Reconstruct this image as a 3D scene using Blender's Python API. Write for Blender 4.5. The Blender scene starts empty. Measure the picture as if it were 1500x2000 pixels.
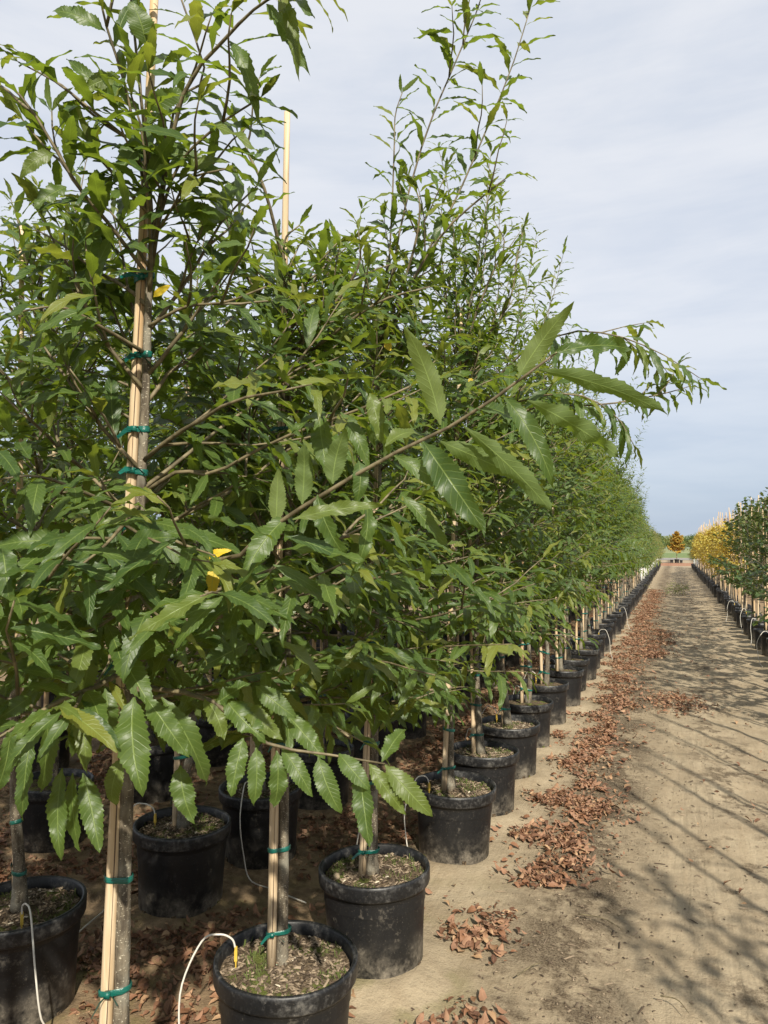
import bpy, math, random
import numpy as np
from mathutils import Matrix, Vector

scene = bpy.context.scene
COL = scene.collection
R = math.radians

# ------------------------------------------------------------------ camera
F_PX, CW, CH = 1450.0, 1500.0, 2000.0
CAM = np.array([0.0, 0.0, 1.58])
YAW, PITCH = R(21.3), R(2.53)
cd = bpy.data.cameras.new("camera")
cam = bpy.data.objects.new("camera", cd)
COL.objects.link(cam)
cam.location = CAM
cam.rotation_euler = (math.pi / 2 + PITCH, 0, YAW)
cd.sensor_fit = 'VERTICAL'
cd.sensor_height = 36.0
cd.lens = F_PX * 36.0 / CH
cd.clip_start = 0.05
cd.clip_end = 4000
scene.camera = cam

# ------------------------------------------------------------------ light
SUN_EL = R(38.0)
SUN_DIR = np.array([0.52, -0.854])            # horizontal direction towards the sun
SUN_DIR = SUN_DIR / np.linalg.norm(SUN_DIR)
sd = np.array([SUN_DIR[0] * math.cos(SUN_EL), SUN_DIR[1] * math.cos(SUN_EL), math.sin(SUN_EL)])
sl = bpy.data.lights.new("sun", 'SUN')
sl.energy = 5.0
sl.angle = R(0.9)
sl.color = (1.0, 0.93, 0.80)
so = bpy.data.objects.new("sun", sl)
COL.objects.link(so)
so.rotation_euler = Vector(sd).to_track_quat('Z', 'Y').to_euler()
so.location = (4, -8, 9)

world = bpy.data.worlds.new("World")
scene.world = world
world.use_nodes = True
scene.view_settings.view_transform = 'Standard'
scene.view_settings.look = 'None'
scene.view_settings.exposure = 0.62
scene.view_settings.gamma = 1.0
scene.view_settings.use_curve_mapping = False
scene.cycles.use_denoising = True
scene.cycles.max_bounces = 8
scene.cycles.diffuse_bounces = 4
scene.cycles.glossy_bounces = 2
scene.cycles.transmission_bounces = 4
scene.cycles.transparent_max_bounces = 4


class NT:
    """small helper to wire shader nodes"""
    def __init__(s, tree):
        s.t = tree
        tree.nodes.clear()

    def n(s, typ, **kw):
        nd = s.t.nodes.new(typ)
        for k, v in kw.items():
            setattr(nd, k, v)
        return nd

    def put(s, sock, v):
        if isinstance(v, bpy.types.NodeSocket):
            s.t.links.new(v, sock)
        elif v is not None:
            if isinstance(v, (tuple, list)) and len(v) == 3 and sock.type == 'RGBA':
                v = (*v, 1)
            sock.default_value = v

    def math(s, op, a, b=None, c=None, clamp=False):
        nd = s.n('ShaderNodeMath', operation=op, use_clamp=clamp)
        s.put(nd.inputs[0], a)
        if b is not None:
            s.put(nd.inputs[1], b)
        if c is not None:
            s.put(nd.inputs[2], c)
        return nd.outputs[0]

    def mix(s, fac, a, b, blend='MIX'):
        nd = s.n('ShaderNodeMix', data_type='RGBA', blend_type=blend)
        s.put(nd.inputs[0], fac)
        s.put(nd.inputs[6], a)
        s.put(nd.inputs[7], b)
        return nd.outputs[2]

    def ss(s, v, lo, hi, a=0.0, b=1.0):
        nd = s.n('ShaderNodeMapRange', interpolation_type='SMOOTHSTEP')
        s.put(nd.inputs[0], v)
        s.put(nd.inputs[1], lo)
        s.put(nd.inputs[2], hi)
        s.put(nd.inputs[3], a)
        s.put(nd.inputs[4], b)
        return nd.outputs[0]

    def noise(s, vec, scale, detail=4, rough=0.55, dist=0.0):
        nd = s.n('ShaderNodeTexNoise')
        s.put(nd.inputs['Vector'], vec)
        nd.inputs['Scale'].default_value = scale
        nd.inputs['Detail'].default_value = detail
        nd.inputs['Roughness'].default_value = rough
        nd.inputs['Distortion'].default_value = dist
        return nd.outputs['Fac']

    def scale(s, vec, sc, loc=(0, 0, 0)):
        nd = s.n('ShaderNodeMapping')
        s.put(nd.inputs['Vector'], vec)
        nd.inputs['Scale'].default_value = sc
        nd.inputs['Location'].default_value = loc
        return nd.outputs[0]

    def bump(s, h, strength, dist=0.01):
        nd = s.n('ShaderNodeBump')
        nd.inputs['Strength'].default_value = strength
        nd.inputs['Distance'].default_value = dist
        s.put(nd.inputs['Height'], h)
        return nd.outputs[0]

    def xyz(s, vec):
        nd = s.n('ShaderNodeSeparateXYZ')
        s.put(nd.inputs[0], vec)
        return nd.outputs

    def principled(s, base, rough, normal=None, spec=0.5):
        nd = s.n('ShaderNodeBsdfPrincipled')
        s.put(nd.inputs['Base Color'], base)
        s.put(nd.inputs['Roughness'], rough)
        s.put(nd.inputs['Specular IOR Level'], spec)
        if normal is not None:
            s.put(nd.inputs['Normal'], normal)
        return nd.outputs[0]

    def out(s, sh):
        o = s.n('ShaderNodeOutputMaterial')
        s.t.links.new(sh, o.inputs[0])


# sky: Nishita behind a thin high veil of cloud
w = NT(world.node_tree)
tc = w.n('ShaderNodeTexCoord').outputs['Generated']
sky = w.n('ShaderNodeTexSky', sky_type='NISHITA')
sky.sun_disc = False
sky.sun_elevation = SUN_EL
sky.sun_rotation = math.atan2(SUN_DIR[0], SUN_DIR[1])
sky.air_density = 1.0
sky.dust_density = 1.2
el = w.xyz(tc)[2]
warp = w.scale(tc, (1.6, 1.6, 5.0))
c1 = w.noise(warp, 1.3, 6, 0.55, 0.4)
c2 = w.noise(w.scale(tc, (2.2, 2.2, 14.0), (3, 1, 0)), 1.6, 5, 0.6, 0.3)
cl = w.math('ADD', w.math('MULTIPLY', c1, 0.65), w.math('MULTIPLY', c2, 0.35))
cl = w.ss(cl, 0.36, 0.62)
low = w.ss(el, 0.0, 0.34)
veil = w.mix(low, (4.15, 5.0, 6.35), (6.2, 6.7, 7.6))
bright = w.mix(low, (5.2, 5.9, 7.0), (7.7, 7.9, 8.35))
cloud = w.mix(cl, veil, bright)
skyc = w.mix(0.86, sky.outputs[0], cloud)
bg = w.n('ShaderNodeBackground')
w.put(bg.inputs[0], skyc)
bg.inputs[1].default_value = 0.076
wo = w.n('ShaderNodeOutputWorld')
w.t.links.new(bg.outputs[0], wo.inputs[0])

# ------------------------------------------------------------------ helpers
FWD = np.array([-math.sin(YAW) * math.cos(PITCH), math.cos(YAW) * math.cos(PITCH), math.sin(PITCH)])
RGT = np.array([math.cos(YAW), math.sin(YAW), 0.0])
UPV = np.cross(RGT, FWD)


def P(px, py, Z):
    """world point seen at photo pixel (px, py), Z metres deep"""
    return CAM + Z * (FWD + RGT * (px - CW / 2) / F_PX + UPV * (CH / 2 - py) / F_PX)


def proj(p):
    d = np.asarray(p) - CAM
    z = d @ FWD
    return CW / 2 + F_PX * (d @ RGT) / z, CH / 2 - F_PX * (d @ UPV) / z, z


def norm(v):
    v = np.asarray(v, float)
    return v / (np.linalg.norm(v) + 1e-12)


def tag(o, label=None, cat=None, group=None, kind=None):
    if label:
        o["label"] = label
    if cat:
        o["category"] = cat
    if group:
        o["group"] = group
    if kind:
        o["kind"] = kind
    return o


def empty(name, loc, rz=0.0):
    o = bpy.data.objects.new(name, None)
    COL.objects.link(o)
    o.location = loc
    o.rotation_euler = (0, 0, rz)
    o.empty_display_size = 0.1
    return o


def mesh(name, V, faces, mat, attr=None, smooth=True):
    """faces: list of (n,k) integer arrays"""
    me = bpy.data.meshes.new(name)
    V = np.ascontiguousarray(V, dtype=np.float32)
    me.vertices.add(len(V))
    me.vertices.foreach_set("co", V.ravel())
    faces = [np.asarray(f, dtype=np.int32) for f in faces if len(f)]
    loops = np.concatenate([f.ravel() for f in faces])
    tot = np.concatenate([np.full(len(f), f.shape[1], dtype=np.int32) for f in faces])
    start = np.concatenate([[0], np.cumsum(tot)[:-1]]).astype(np.int32)
    me.loops.add(len(loops))
    me.loops.foreach_set("vertex_index", loops)
    me.polygons.add(len(tot))
    me.polygons.foreach_set("loop_start", start)
    me.polygons.foreach_set("loop_total", tot)
    me.polygons.foreach_set("use_smooth", np.full(len(tot), smooth, dtype=bool))
    if attr is not None:
        a = me.attributes.new("luv", 'FLOAT_VECTOR', 'POINT')
        a.data.foreach_set("vector", np.ascontiguousarray(attr, dtype=np.float32).ravel())
    me.update(calc_edges=True)
    me.validate()
    if mat is not None:
        me.materials.append(mat)
    return me


def link(name, me, parent=None, loc=(0, 0, 0)):
    o = bpy.data.objects.new(name, me)
    COL.objects.link(o)
    if parent is not None:
        o.parent = parent
    o.location = loc
    return o


class MB:
    """collects shapes into one mesh"""
    def __init__(s):
        s.V, s.F4, s.F3, s.n = [], [], [], 0

    def add(s, V, q=None, t=None):
        if q is not None and len(q):
            s.F4.append(np.asarray(q) + s.n)
        if t is not None and len(t):
            s.F3.append(np.asarray(t) + s.n)
        s.V.append(np.asarray(V, float))
        s.n += len(V)

    def mesh(s, name, mat, attr=None, smooth=True, off=None):
        V = np.concatenate(s.V)
        if off is not None:
            V = V - np.asarray(off)
        fs = []
        if s.F4:
            fs.append(np.concatenate(s.F4))
        if s.F3:
            fs.append(np.concatenate(s.F3))
        return mesh(name, V, fs, mat, attr, smooth)


def tube(pts, rad, sides=6, cap=True):
    pts = np.asarray(pts, float)
    n = len(pts)
    rad = np.broadcast_to(np.asarray(rad, float), (n,))
    T = np.gradient(pts, axis=0)
    T /= np.linalg.norm(T, axis=1)[:, None] + 1e-12
    ref = np.array([0.0, 0, 1]) if abs(T[0][2]) < 0.8 else np.array([1.0, 0, 0])
    V = []
    for i in range(n):
        a = norm(np.cross(ref, T[i]))
        b = np.cross(T[i], a)
        ref = np.cross(T[i], a) if False else ref
        ang = np.arange(sides) * 2 * math.pi / sides
        V.append(pts[i] + rad[i] * (np.cos(ang)[:, None] * a + np.sin(ang)[:, None] * b))
    V = np.concatenate(V)
    q = []
    for i in range(n - 1):
        for k in range(sides):
            k2 = (k + 1) % sides
            q.append((i * sides + k, i * sides + k2, (i + 1) * sides + k2, (i + 1) * sides + k))
    t = []
    if cap:
        V = np.vstack([V, pts[-1], pts[0]])
        e, s0 = len(V) - 2, len(V) - 1
        for k in range(sides):
            k2 = (k + 1) % sides
            t.append(((n - 1) * sides + k, (n - 1) * sides + k2, e))
            t.append((k2, k, s0))
    return V, np.array(q), np.array(t).reshape(-1, 3)


def lathe(prof, seg=40):
    prof = np.asarray(prof, float)
    n = len(prof)
    a = np.arange(seg) * 2 * math.pi / seg
    V = np.stack([np.outer(prof[:, 0], np.cos(a)), np.outer(prof[:, 0], np.sin(a)),
                  np.repeat(prof[:, 1][:, None], seg, 1)], -1).reshape(-1, 3)
    q = []
    for i in range(n - 1):
        for k in range(seg):
            k2 = (k + 1) % seg
            q.append((i * seg + k, i * seg + k2, (i + 1) * seg + k2, (i + 1) * seg + k))
    return V, np.array(q)


def box(c, h, rz=0.0):
    s = np.array([[x, y, z] for x in (-1, 1) for y in (-1, 1) for z in (-1, 1)], float) * np.asarray(h)
    cs, sn = math.cos(rz), math.sin(rz)
    s = s @ np.array([[cs, sn, 0], [-sn, cs, 0], [0, 0, 1]]) + np.asarray(c)
    q = [(0, 1, 3, 2), (4, 6, 7, 5), (0, 4, 5, 1), (2, 3, 7, 6), (0, 2, 6, 4), (1, 5, 7, 3)]
    return s, np.array(q)


def spline(pts, n):
    """Catmull-Rom through pts"""
    p = np.asarray(pts, float)
    p = np.vstack([2 * p[0] - p[1], p, 2 * p[-1] - p[-2]])
    m = len(p) - 3
    out = []
    for u in np.linspace(0, m, n):
        i = min(int(u), m - 1)
        f = u - i
        a, b, c, d = p[i:i + 4]
        out.append(0.5 * (2 * b + (c - a) * f + (2 * a - 5 * b + 4 * c - d) * f * f + (3 * b - a - 3 * c + d) * f ** 3))
    return np.array(out)


_vn = np.random.default_rng(5).random((256, 256))


def vnoise(x, y):
    x = np.asarray(x, float)
    y = np.asarray(y, float)
    xi, yi = np.floor(x).astype(int), np.floor(y).astype(int)
    fx, fy = x - xi, y - yi
    fx, fy = fx * fx * (3 - 2 * fx), fy * fy * (3 - 2 * fy)
    g = lambda a, b: _vn[a % 256, b % 256]
    return (g(xi, yi) * (1 - fx) + g(xi + 1, yi) * fx) * (1 - fy) + (g(xi, yi + 1) * (1 - fx) + g(xi + 1, yi + 1) * fx) * fy


def fbm(x, y, o=4):
    s, a = 0.0, 0.5
    for i in range(o):
        s = s + a * vnoise(x * 2 ** i + 17 * i, y * 2 ** i + 31 * i)
        a *= 0.5
    return s


# ------------------------------------------------------------------ materials
def material(name):
    m = bpy.data.materials.new(name)
    m.use_nodes = True
    return m, NT(m.node_tree)


def leaf_material(name, cols, under, trans, rough=0.36, transf=0.28, veins=13.0, vein_col=(0.20, 0.27, 0.07), vein=0.75):
    """cols: three colours along the per-leaf random number"""
    m, t = material(name)
    at = t.n('ShaderNodeAttribute', attribute_name='luv').outputs['Vector']
    u, v, r = t.xyz(at)
    au = t.math('ABSOLUTE', u)
    geo = t.n('ShaderNodeNewGeometry')
    base = t.mix(t.ss(r, 0.0, 0.55), cols[0], cols[1])
    base = t.mix(t.ss(r, 0.62, 0.95), base, cols[2])
    pos = t.n('ShaderNodeTexCoord').outputs['Object']
    mott = t.noise(pos, 60, 3)
    base = t.mix(t.math('MULTIPLY', mott, 0.35), base, cols[0])
    # side veins curve forward from the midrib
    fr = t.math('FRACT', t.math('SUBTRACT', t.math('MULTIPLY', v, veins), t.math('MULTIPLY', au, 1.6)))
    d = t.math('ABSOLUTE', t.math('SUBTRACT', fr, 0.5))
    side = t.ss(d, 0.02, 0.13, 1.0, 0.0)
    mid = t.ss(au, 0.015, 0.085, 1.0, 0.0)
    vn = t.math('MAXIMUM', mid, t.math('MULTIPLY', side, 0.32))
    top = t.mix(t.math('MULTIPLY', vn, vein), base, vein_col)
    und = t.mix(t.math('MULTIPLY', vn, 0.8), t.mix(t.math('ADD', 0.25, t.math('MULTIPLY', t.noise(pos, 22, 3), 0.5)), base, under), vein_col)
    colr = t.mix(geo.outputs['Backfacing'], top, und)
    h = t.math('ADD', t.math('MULTIPLY', t.math('MAXIMUM', mid, side), -1.0), t.math('MULTIPLY', mott, 0.4))
    nb = t.bump(h, 0.35, 0.0015)
    rg = t.math('ADD', rough, t.math('MULTIPLY', geo.outputs['Backfacing'], 0.3))
    pr = t.principled(colr, rg, nb, 0.40)
    tr = t.n('ShaderNodeBsdfTranslucent')
    t.put(tr.inputs[0], t.mix(t.ss(r, 0.6, 1.0), trans, t.mix(0.5, trans, (0.45, 0.42, 0.05))))
    mx = t.n('ShaderNodeMixShader')
    mx.inputs[0].default_value = transf
    t.t.links.new(pr, mx.inputs[1])
    t.t.links.new(tr.outputs[0], mx.inputs[2])
    t.out(mx.outputs[0])
    return m


M = {}
M['leaf'] = leaf_material("chestnut_leaf", [(0.034, 0.068, 0.017), (0.072, 0.116, 0.023), (0.165, 0.180, 0.031)],
                          (0.100, 0.135, 0.040), (0.27, 0.37, 0.030), 0.42, 0.35)
M['yellow_leaf'] = leaf_material("yellowed_chestnut_leaf", [(0.42, 0.33, 0.02), (0.62, 0.43, 0.02), (0.55, 0.27, 0.02)],
                                 (0.6, 0.42, 0.05), (0.7, 0.5, 0.03), 0.5)
M['right_leaf'] = leaf_material("round_green_leaf", [(0.034, 0.066, 0.022), (0.060, 0.098, 0.030), (0.12, 0.13, 0.035)],
                                (0.10, 0.13, 0.06), (0.17, 0.25, 0.04), 0.42, 0.25, 7)
M['gold_leaf'] = leaf_material("golden_autumn_leaf", [(0.50, 0.40, 0.075), (0.60, 0.49, 0.10), (0.40, 0.40, 0.09)],
                               (0.5, 0.36, 0.08), (0.7, 0.45, 0.04), 0.5, 0.35, 7)
M['orange_leaf'] = leaf_material("orange_autumn_leaf", [(0.44, 0.27, 0.045), (0.50, 0.34, 0.055), (0.22, 0.24, 0.06)],
                                 (0.4, 0.22, 0.06), (0.6, 0.3, 0.03), 0.5, 0.3, 7)
M['red_leaf'] = leaf_material("dull_red_autumn_leaf", [(0.22, 0.075, 0.035), (0.28, 0.10, 0.04), (0.25, 0.16, 0.05)],
                              (0.3, 0.14, 0.08), (0.4, 0.14, 0.04), 0.5, 0.3, 7)
M['olive_leaf'] = leaf_material("olive_leaf", [(0.085, 0.115, 0.030), (0.13, 0.155, 0.04), (0.26, 0.22, 0.05)],
                                (0.18, 0.19, 0.08), (0.3, 0.33, 0.06), 0.5, 0.3, 9)
M['fallen_leaf'] = leaf_material("dry_fallen_leaf", [(0.085, 0.040, 0.023), (0.245, 0.118, 0.062), (0.44, 0.285, 0.160)],
                                 (0.34, 0.20, 0.13), (0.35, 0.16, 0.06), 0.6, 0.10, 7, (0.36, 0.22, 0.13), 0.45)

# bark
m, t = material("grey_brown_bark")
oc = t.n('ShaderNodeTexCoord').outputs['Object']
n1 = t.noise(t.scale(oc, (1, 1, 0.28)), 60, 5, 0.6)
n2 = t.noise(oc, 14, 3)
spk = t.noise(t.scale(oc, (1, 1, 2.2)), 150, 2)
c = t.mix(t.ss(n1, 0.35, 0.65), (0.060, 0.048, 0.034), (0.165, 0.138, 0.098))
c = t.mix(t.ss(n2, 0.45, 0.7), c, (0.20, 0.185, 0.145))
c = t.mix(t.ss(spk, 0.62, 0.68), c, (0.42, 0.38, 0.29))
t.out(t.principled(c, 0.85, t.bump(n1, 0.8, 0.006), 0.25))
M['bark'] = m
m, t = material("young_brown_shoot_bark")
oc = t.n('ShaderNodeTexCoord').outputs['Object']
n1 = t.noise(oc, 40, 3)
c = t.mix(t.ss(n1, 0.35, 0.65), (0.082, 0.066, 0.036), (0.180, 0.148, 0.085))
t.out(t.principled(c, 0.6, t.bump(n1, 0.4, 0.003), 0.35))
M['shoot'] = m
# stake
m, t = material("pale_pine_stake_wood")
oc = t.n('ShaderNodeTexCoord').outputs['Object']
oi = t.n('ShaderNodeObjectInfo').outputs['Random']
g = t.noise(t.scale(oc, (1, 1, 0.035)), 130, 4, 0.6)
g2 = t.noise(t.scale(oc, (1, 1, 0.10), (5, 2, 1)), 32, 3)
kn = t.noise(t.scale(oc, (1, 1, 0.5)), 22, 1)
c = t.mix(t.ss(g, 0.35, 0.68), (0.42, 0.300, 0.170), (0.57, 0.45, 0.30))
c = t.mix(t.ss(g2, 0.48, 0.75), c, (0.44, 0.27, 0.12))
c = t.mix(t.math('MULTIPLY', t.ss(kn, 0.70, 0.76), 0.8), c, (0.20, 0.11, 0.05))
c = t.mix(t.math('MULTIPLY', oi, 0.35), c, (0.46, 0.38, 0.27))
t.out(t.principled(c, 0.72, t.bump(g, 0.35, 0.003), 0.3))
M['stake'] = m
m, t = material("dark_split_in_wood")
oc = t.n('ShaderNodeTexCoord').outputs['Object']
t.out(t.principled(t.mix(t.noise(oc, 40), (0.05, 0.03, 0.02), (0.12, 0.075, 0.04)), 0.9))
M['crack'] = m
m, t = material("blue_painted_stake")
oc = t.n('ShaderNodeTexCoord').outputs['Object']
t.out(t.principled(t.mix(t.noise(oc, 25), (0.03, 0.17, 0.26), (0.06, 0.26, 0.36)), 0.55))
M['blue'] = m
# tape
m, t = material("green_tie_tape")
oc = t.n('ShaderNodeTexCoord').outputs['Object']
nz = t.noise(t.scale(oc, (1, 1, 6)), 50, 3)
c = t.mix(nz, (0.003, 0.058, 0.045), (0.008, 0.125, 0.095))
pr = t.principled(c, 0.28, t.bump(nz, 0.6, 0.003), 0.5)
t.out(pr)
M['tape'] = m
# pot
m, t = material("black_nursery_pot_plastic")
oc = t.n('ShaderNodeTexCoord').outputs['Object']
oi = t.n('ShaderNodeObjectInfo').outputs['Random']
x, y, z = t.xyz(oc)
off = t.n('ShaderNodeVectorMath', operation='ADD')
t.put(off.inputs[0], oc)
t.put(off.inputs[1], t.math('MULTIPLY', oi, 37.0))
ov = off.outputs[0]
a = t.noise(ov, 9, 5, 0.65)
b = t.noise(ov, 55, 4, 0.7)
fine = t.noise(ov, 210, 2)
streak = t.noise(t.scale(ov, (1, 1, 0.18)), 40, 3)
scuff = t.ss(t.math('MULTIPLY', a, b), 0.30, 0.42)
lowd = t.math('MULTIPLY', t.ss(z, -0.03, 0.15, 1.0, 0.0), t.ss(t.math('ADD', a, t.math('MULTIPLY', b, 0.5)), 0.60, 0.95))
dustf = t.math('ADD', t.math('MULTIPLY', scuff, 0.22), t.math('MULTIPLY', lowd, 0.75), clamp=True)
dots = t.math('MULTIPLY', t.ss(fine, 0.66, 0.72), 0.25)
dustf = t.math('ADD', dustf, dots, clamp=True)
c = t.mix(t.math('MULTIPLY', streak, 0.8), (0.0055, 0.0056, 0.0060), (0.0125, 0.0128, 0.0138))
c = t.mix(dustf, c, (0.24, 0.21, 0.165))
rimw = t.math('MULTIPLY', t.ss(z, 0.272, 0.285), t.ss(t.math('ADD', t.math('MULTIPLY', b, .6), t.math('MULTIPLY', a, .6)), 0.55, 0.80))
c = t.mix(t.math('MULTIPLY', rimw, 0.45), c, (0.15, 0.145, 0.135))
rg = t.math('ADD', 0.32, t.math('MULTIPLY', b, 0.25))
t.out(t.principled(c, rg, t.bump(t.math('ADD', b, t.math('MULTIPLY', a, 2)), 0.12, 0.004), 0.45))
M['pot'] = m
# potting soil
m, t = material("potting_soil")
geo = t.n('ShaderNodeNewGeometry').outputs['Position']
a = t.noise(geo, 8, 4)
b = t.noise(geo, 110, 4, 0.7)
g = t.noise(geo, 16, 3, 0.5)
c = t.mix(t.ss(b, 0.35, 0.65), (0.040, 0.028, 0.018), (0.17, 0.125, 0.078))
c = t.mix(t.math('MULTIPLY', t.ss(g, 0.52, 0.64), 0.8), c, t.mix(b, (0.055, 0.075, 0.012), (0.15, 0.18, 0.035)))
t.out(t.principled(c, 0.95, t.bump(b, 1.0, 0.012), 0.2))
M['soil'] = m
m, t = material("bark_chips")
at = t.n('ShaderNodeAttribute', attribute_name='luv').outputs['Vector']
r = t.xyz(at)[2]
c = t.mix(t.ss(r, 0.0, 0.75), (0.055, 0.036, 0.022), (0.26, 0.20, 0.135))
c = t.mix(t.ss(r, 0.80, 0.82), c, (0.075, 0.095, 0.02))
c = t.mix(t.ss(r, 0.96, 0.97), c, (0.50, 0.44, 0.33))
t.out(t.principled(c, 0.9))
M['chips'] = m
# drip tube
m, t = material("white_drip_tube")
oc = t.n('ShaderNodeTexCoord').outputs['Object']
t.out(t.principled(t.mix(t.noise(oc, 12), (0.46, 0.43, 0.37), (0.66, 0.63, 0.56)), 0.45))
M['drip'] = m
m, t = material("yellow_emitter_plastic")
oc = t.n('ShaderNodeTexCoord').outputs['Object']
t.out(t.principled(t.mix(t.noise(oc, 60), (0.50, 0.32, 0.04), (0.60, 0.42, 0.07)), 0.5))
M['emitter'] = m
m, t = material("white_trunk_guard")
oc = t.n('ShaderNodeTexCoord').outputs['Object']
t.out(t.principled(t.mix(t.noise(oc, 6), (0.66, 0.66, 0.62), (0.78, 0.78, 0.74)), 0.55))
M['guard'] = m
m, t = material("pale_stone")
oc = t.n('ShaderNodeTexCoord').outputs['Object']
nz = t.noise(oc, 30, 4)
t.out(t.principled(t.mix(nz, (0.30, 0.22, 0.13), (0.55, 0.44, 0.30)), 0.8, t.bump(nz, 0.5, 0.005)))
M['stone'] = m

# ground
m, t = material("sandy_nursery_ground")
pos = t.n('ShaderNodeNewGeometry').outputs['Position']
x, y, z = t.xyz(pos)
big = t.noise(pos, 0.55, 4)
medn = t.noise(pos, 2.6, 5, 0.6)
sm = t.noise(pos, 16, 5, 0.65)
gr = t.noise(pos, 120, 4, 0.7)
grit = t.noise(pos, 330, 2, 0.6)
trackn = t.noise(t.scale(pos, (7.0, 0.45, 1)), 1.6, 4, 0.6)
sand = t.mix(t.ss(medn, 0.3, 0.7), (0.268, 0.214, 0.142), (0.352, 0.288, 0.196))
sand = t.mix(t.math('MULTIPLY', t.ss(sm, 0.44, 0.70), 0.35), sand, (0.225, 0.172, 0.110))
sand = t.mix(t.math('MULTIPLY', t.ss(trackn, 0.50, 0.70), 0.30), sand, (0.235, 0.178, 0.110))
# faint tread lines of the carts that pass
wob = t.math('MULTIPLY', t.noise(t.scale(pos, (1, .5, 1)), 1.3, 4), 22.0)
rib = t.math('SINE', t.math('ADD', t.math('MULTIPLY', x, 85.0), wob))
lane = t.math('MULTIPLY', t.ss(t.math('ABSOLUTE', t.math('SUBTRACT', x, 0.12)), 0.10, 0.24, 1.0, 0.0), t.math('MULTIPLY', t.ss(medn, 0.42, 0.6), t.ss(y, 5.0, 9.0, 1.0, 0.0)))
tread = t.math('MULTIPLY', t.ss(rib, 0.1, 0.9), lane)
sand = t.mix(t.math('MULTIPLY', tread, 0.14), sand, (0.20, 0.152, 0.098))
# brown leaf crumbs and damp organic stains beside the litter and in the wheel tracks
edge = t.math('SUBTRACT', 1.0, t.math('ABSOLUTE', t.math('DIVIDE', t.math('ADD', x, 0.42), 0.38)), clamp=True)
edge2 = t.math('SUBTRACT', 1.0, t.math('ABSOLUTE', t.math('DIVIDE', t.math('SUBTRACT', x, 0.33), 0.34)), clamp=True)
stain = t.math('MULTIPLY', edge, t.ss(t.math('ADD', medn, t.math('MULTIPLY', sm, 0.45)), 0.58, 0.80))
stain2 = t.math('MULTIPLY', edge2, t.ss(t.math('ADD', t.noise(t.scale(pos, (1, 0.55, 1), (9, 4, 0)), 3.4, 5, 0.65), t.math('MULTIPLY', sm, 0.45)), 0.72, 0.86))
st = t.math('MAXIMUM', t.math('MULTIPLY', stain, 1.5, clamp=True), t.math('MULTIPLY', stain2, 1.2, clamp=True))
crumbs = t.ss(gr, 0.40, 0.60)
c = t.mix(t.math('MULTIPLY', st, t.math('ADD', 0.55, t.math('MULTIPLY', crumbs, 0.4))), sand, (0.062, 0.044, 0.028))
# soil under the rows is darker and browner
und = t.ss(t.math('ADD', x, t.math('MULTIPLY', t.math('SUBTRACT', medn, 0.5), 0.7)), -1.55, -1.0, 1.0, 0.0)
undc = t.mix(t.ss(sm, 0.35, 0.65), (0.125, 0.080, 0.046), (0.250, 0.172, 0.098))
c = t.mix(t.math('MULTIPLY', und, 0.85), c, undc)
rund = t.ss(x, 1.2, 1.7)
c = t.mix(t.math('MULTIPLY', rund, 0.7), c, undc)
# a breath of moss near the first pots
mossn = t.ss(t.noise(pos, 5, 4), 0.50, 0.68)
mz = t.math('MULTIPLY', t.math('MULTIPLY', t.ss(y, 2.3, 4.0, 1.0, 0.0), t.ss(x, -0.85, -0.6, 1.0, 0.0)), mossn)
c = t.mix(t.math('MULTIPLY', mz, 0.45), c, (0.12, 0.125, 0.03))
c = t.mix(t.math('MULTIPLY', t.ss(gr, 0.54, 0.70), 0.36), c, (0.135, 0.095, 0.058))
c = t.mix(t.math('MULTIPLY', t.ss(grit, 0.62, 0.72), 0.45), c, (0.50, 0.42, 0.30))
# far fields beyond the nursery
fy = t.math('ADD', y, t.math('MULTIPLY', big, 3.0))
redl = t.math('MULTIPLY', t.ss(fy, 62.0, 63.0), t.ss(fy, 72, 73, 1.0, 0.0))
c = t.mix(t.math('MULTIPLY', redl, 0.8), c, (0.28, 0.13, 0.075))
c = t.mix(t.ss(fy, 100, 101), c, t.mix(t.ss(medn, 0.3, 0.7), (0.11, 0.155, 0.055), (0.16, 0.20, 0.085)))
c = t.mix(t.ss(fy, 150, 170), c, (0.22, 0.24, 0.12))
hgt = t.math('ADD', t.math('MULTIPLY', tread, -0.3), t.math('ADD', t.math('MULTIPLY', sm, 1.2), t.math('ADD', t.math('MULTIPLY', gr, 0.5), t.math('MULTIPLY', trackn, 1.2))))
t.out(t.principled(c, 0.95, t.bump(hgt, 0.55, 0.02), 0.15))
M['ground'] = m
m, t = material("grey_farm_road")
pos = t.n('ShaderNodeNewGeometry').outputs['Position']
t.out(t.principled(t.mix(t.noise(pos, 3), (0.17, 0.16, 0.15), (0.24, 0.225, 0.20)), 0.9))
M['road'] = m
m, t = material("distant_green_bank")
pos = t.n('ShaderNodeNewGeometry').outputs['Position']
t.out(t.principled(t.mix(t.noise(t.scale(pos, (0.3, 0.3, 2)), 0.6, 4), (0.11, 0.15, 0.10), (0.20, 0.23, 0.16)), 0.95))
M['bank'] = m

# ------------------------------------------------------------------ layout of the rows
FRONT_X = -1.10
front_px = [(235, 2222), (548, 1890), (727, 1712), (880, 1545), (940, 1475), (993, 1420), (1030, 1376), (1066, 1340), (1095, 1314)]
SOIL_Z = 0.295


def on_plane(px, py, z):
    d = FWD + RGT * (px - CW / 2) / F_PX + UPV * (CH / 2 - py) / F_PX
    return CAM + d * (z - CAM[2]) / d[2]


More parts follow.
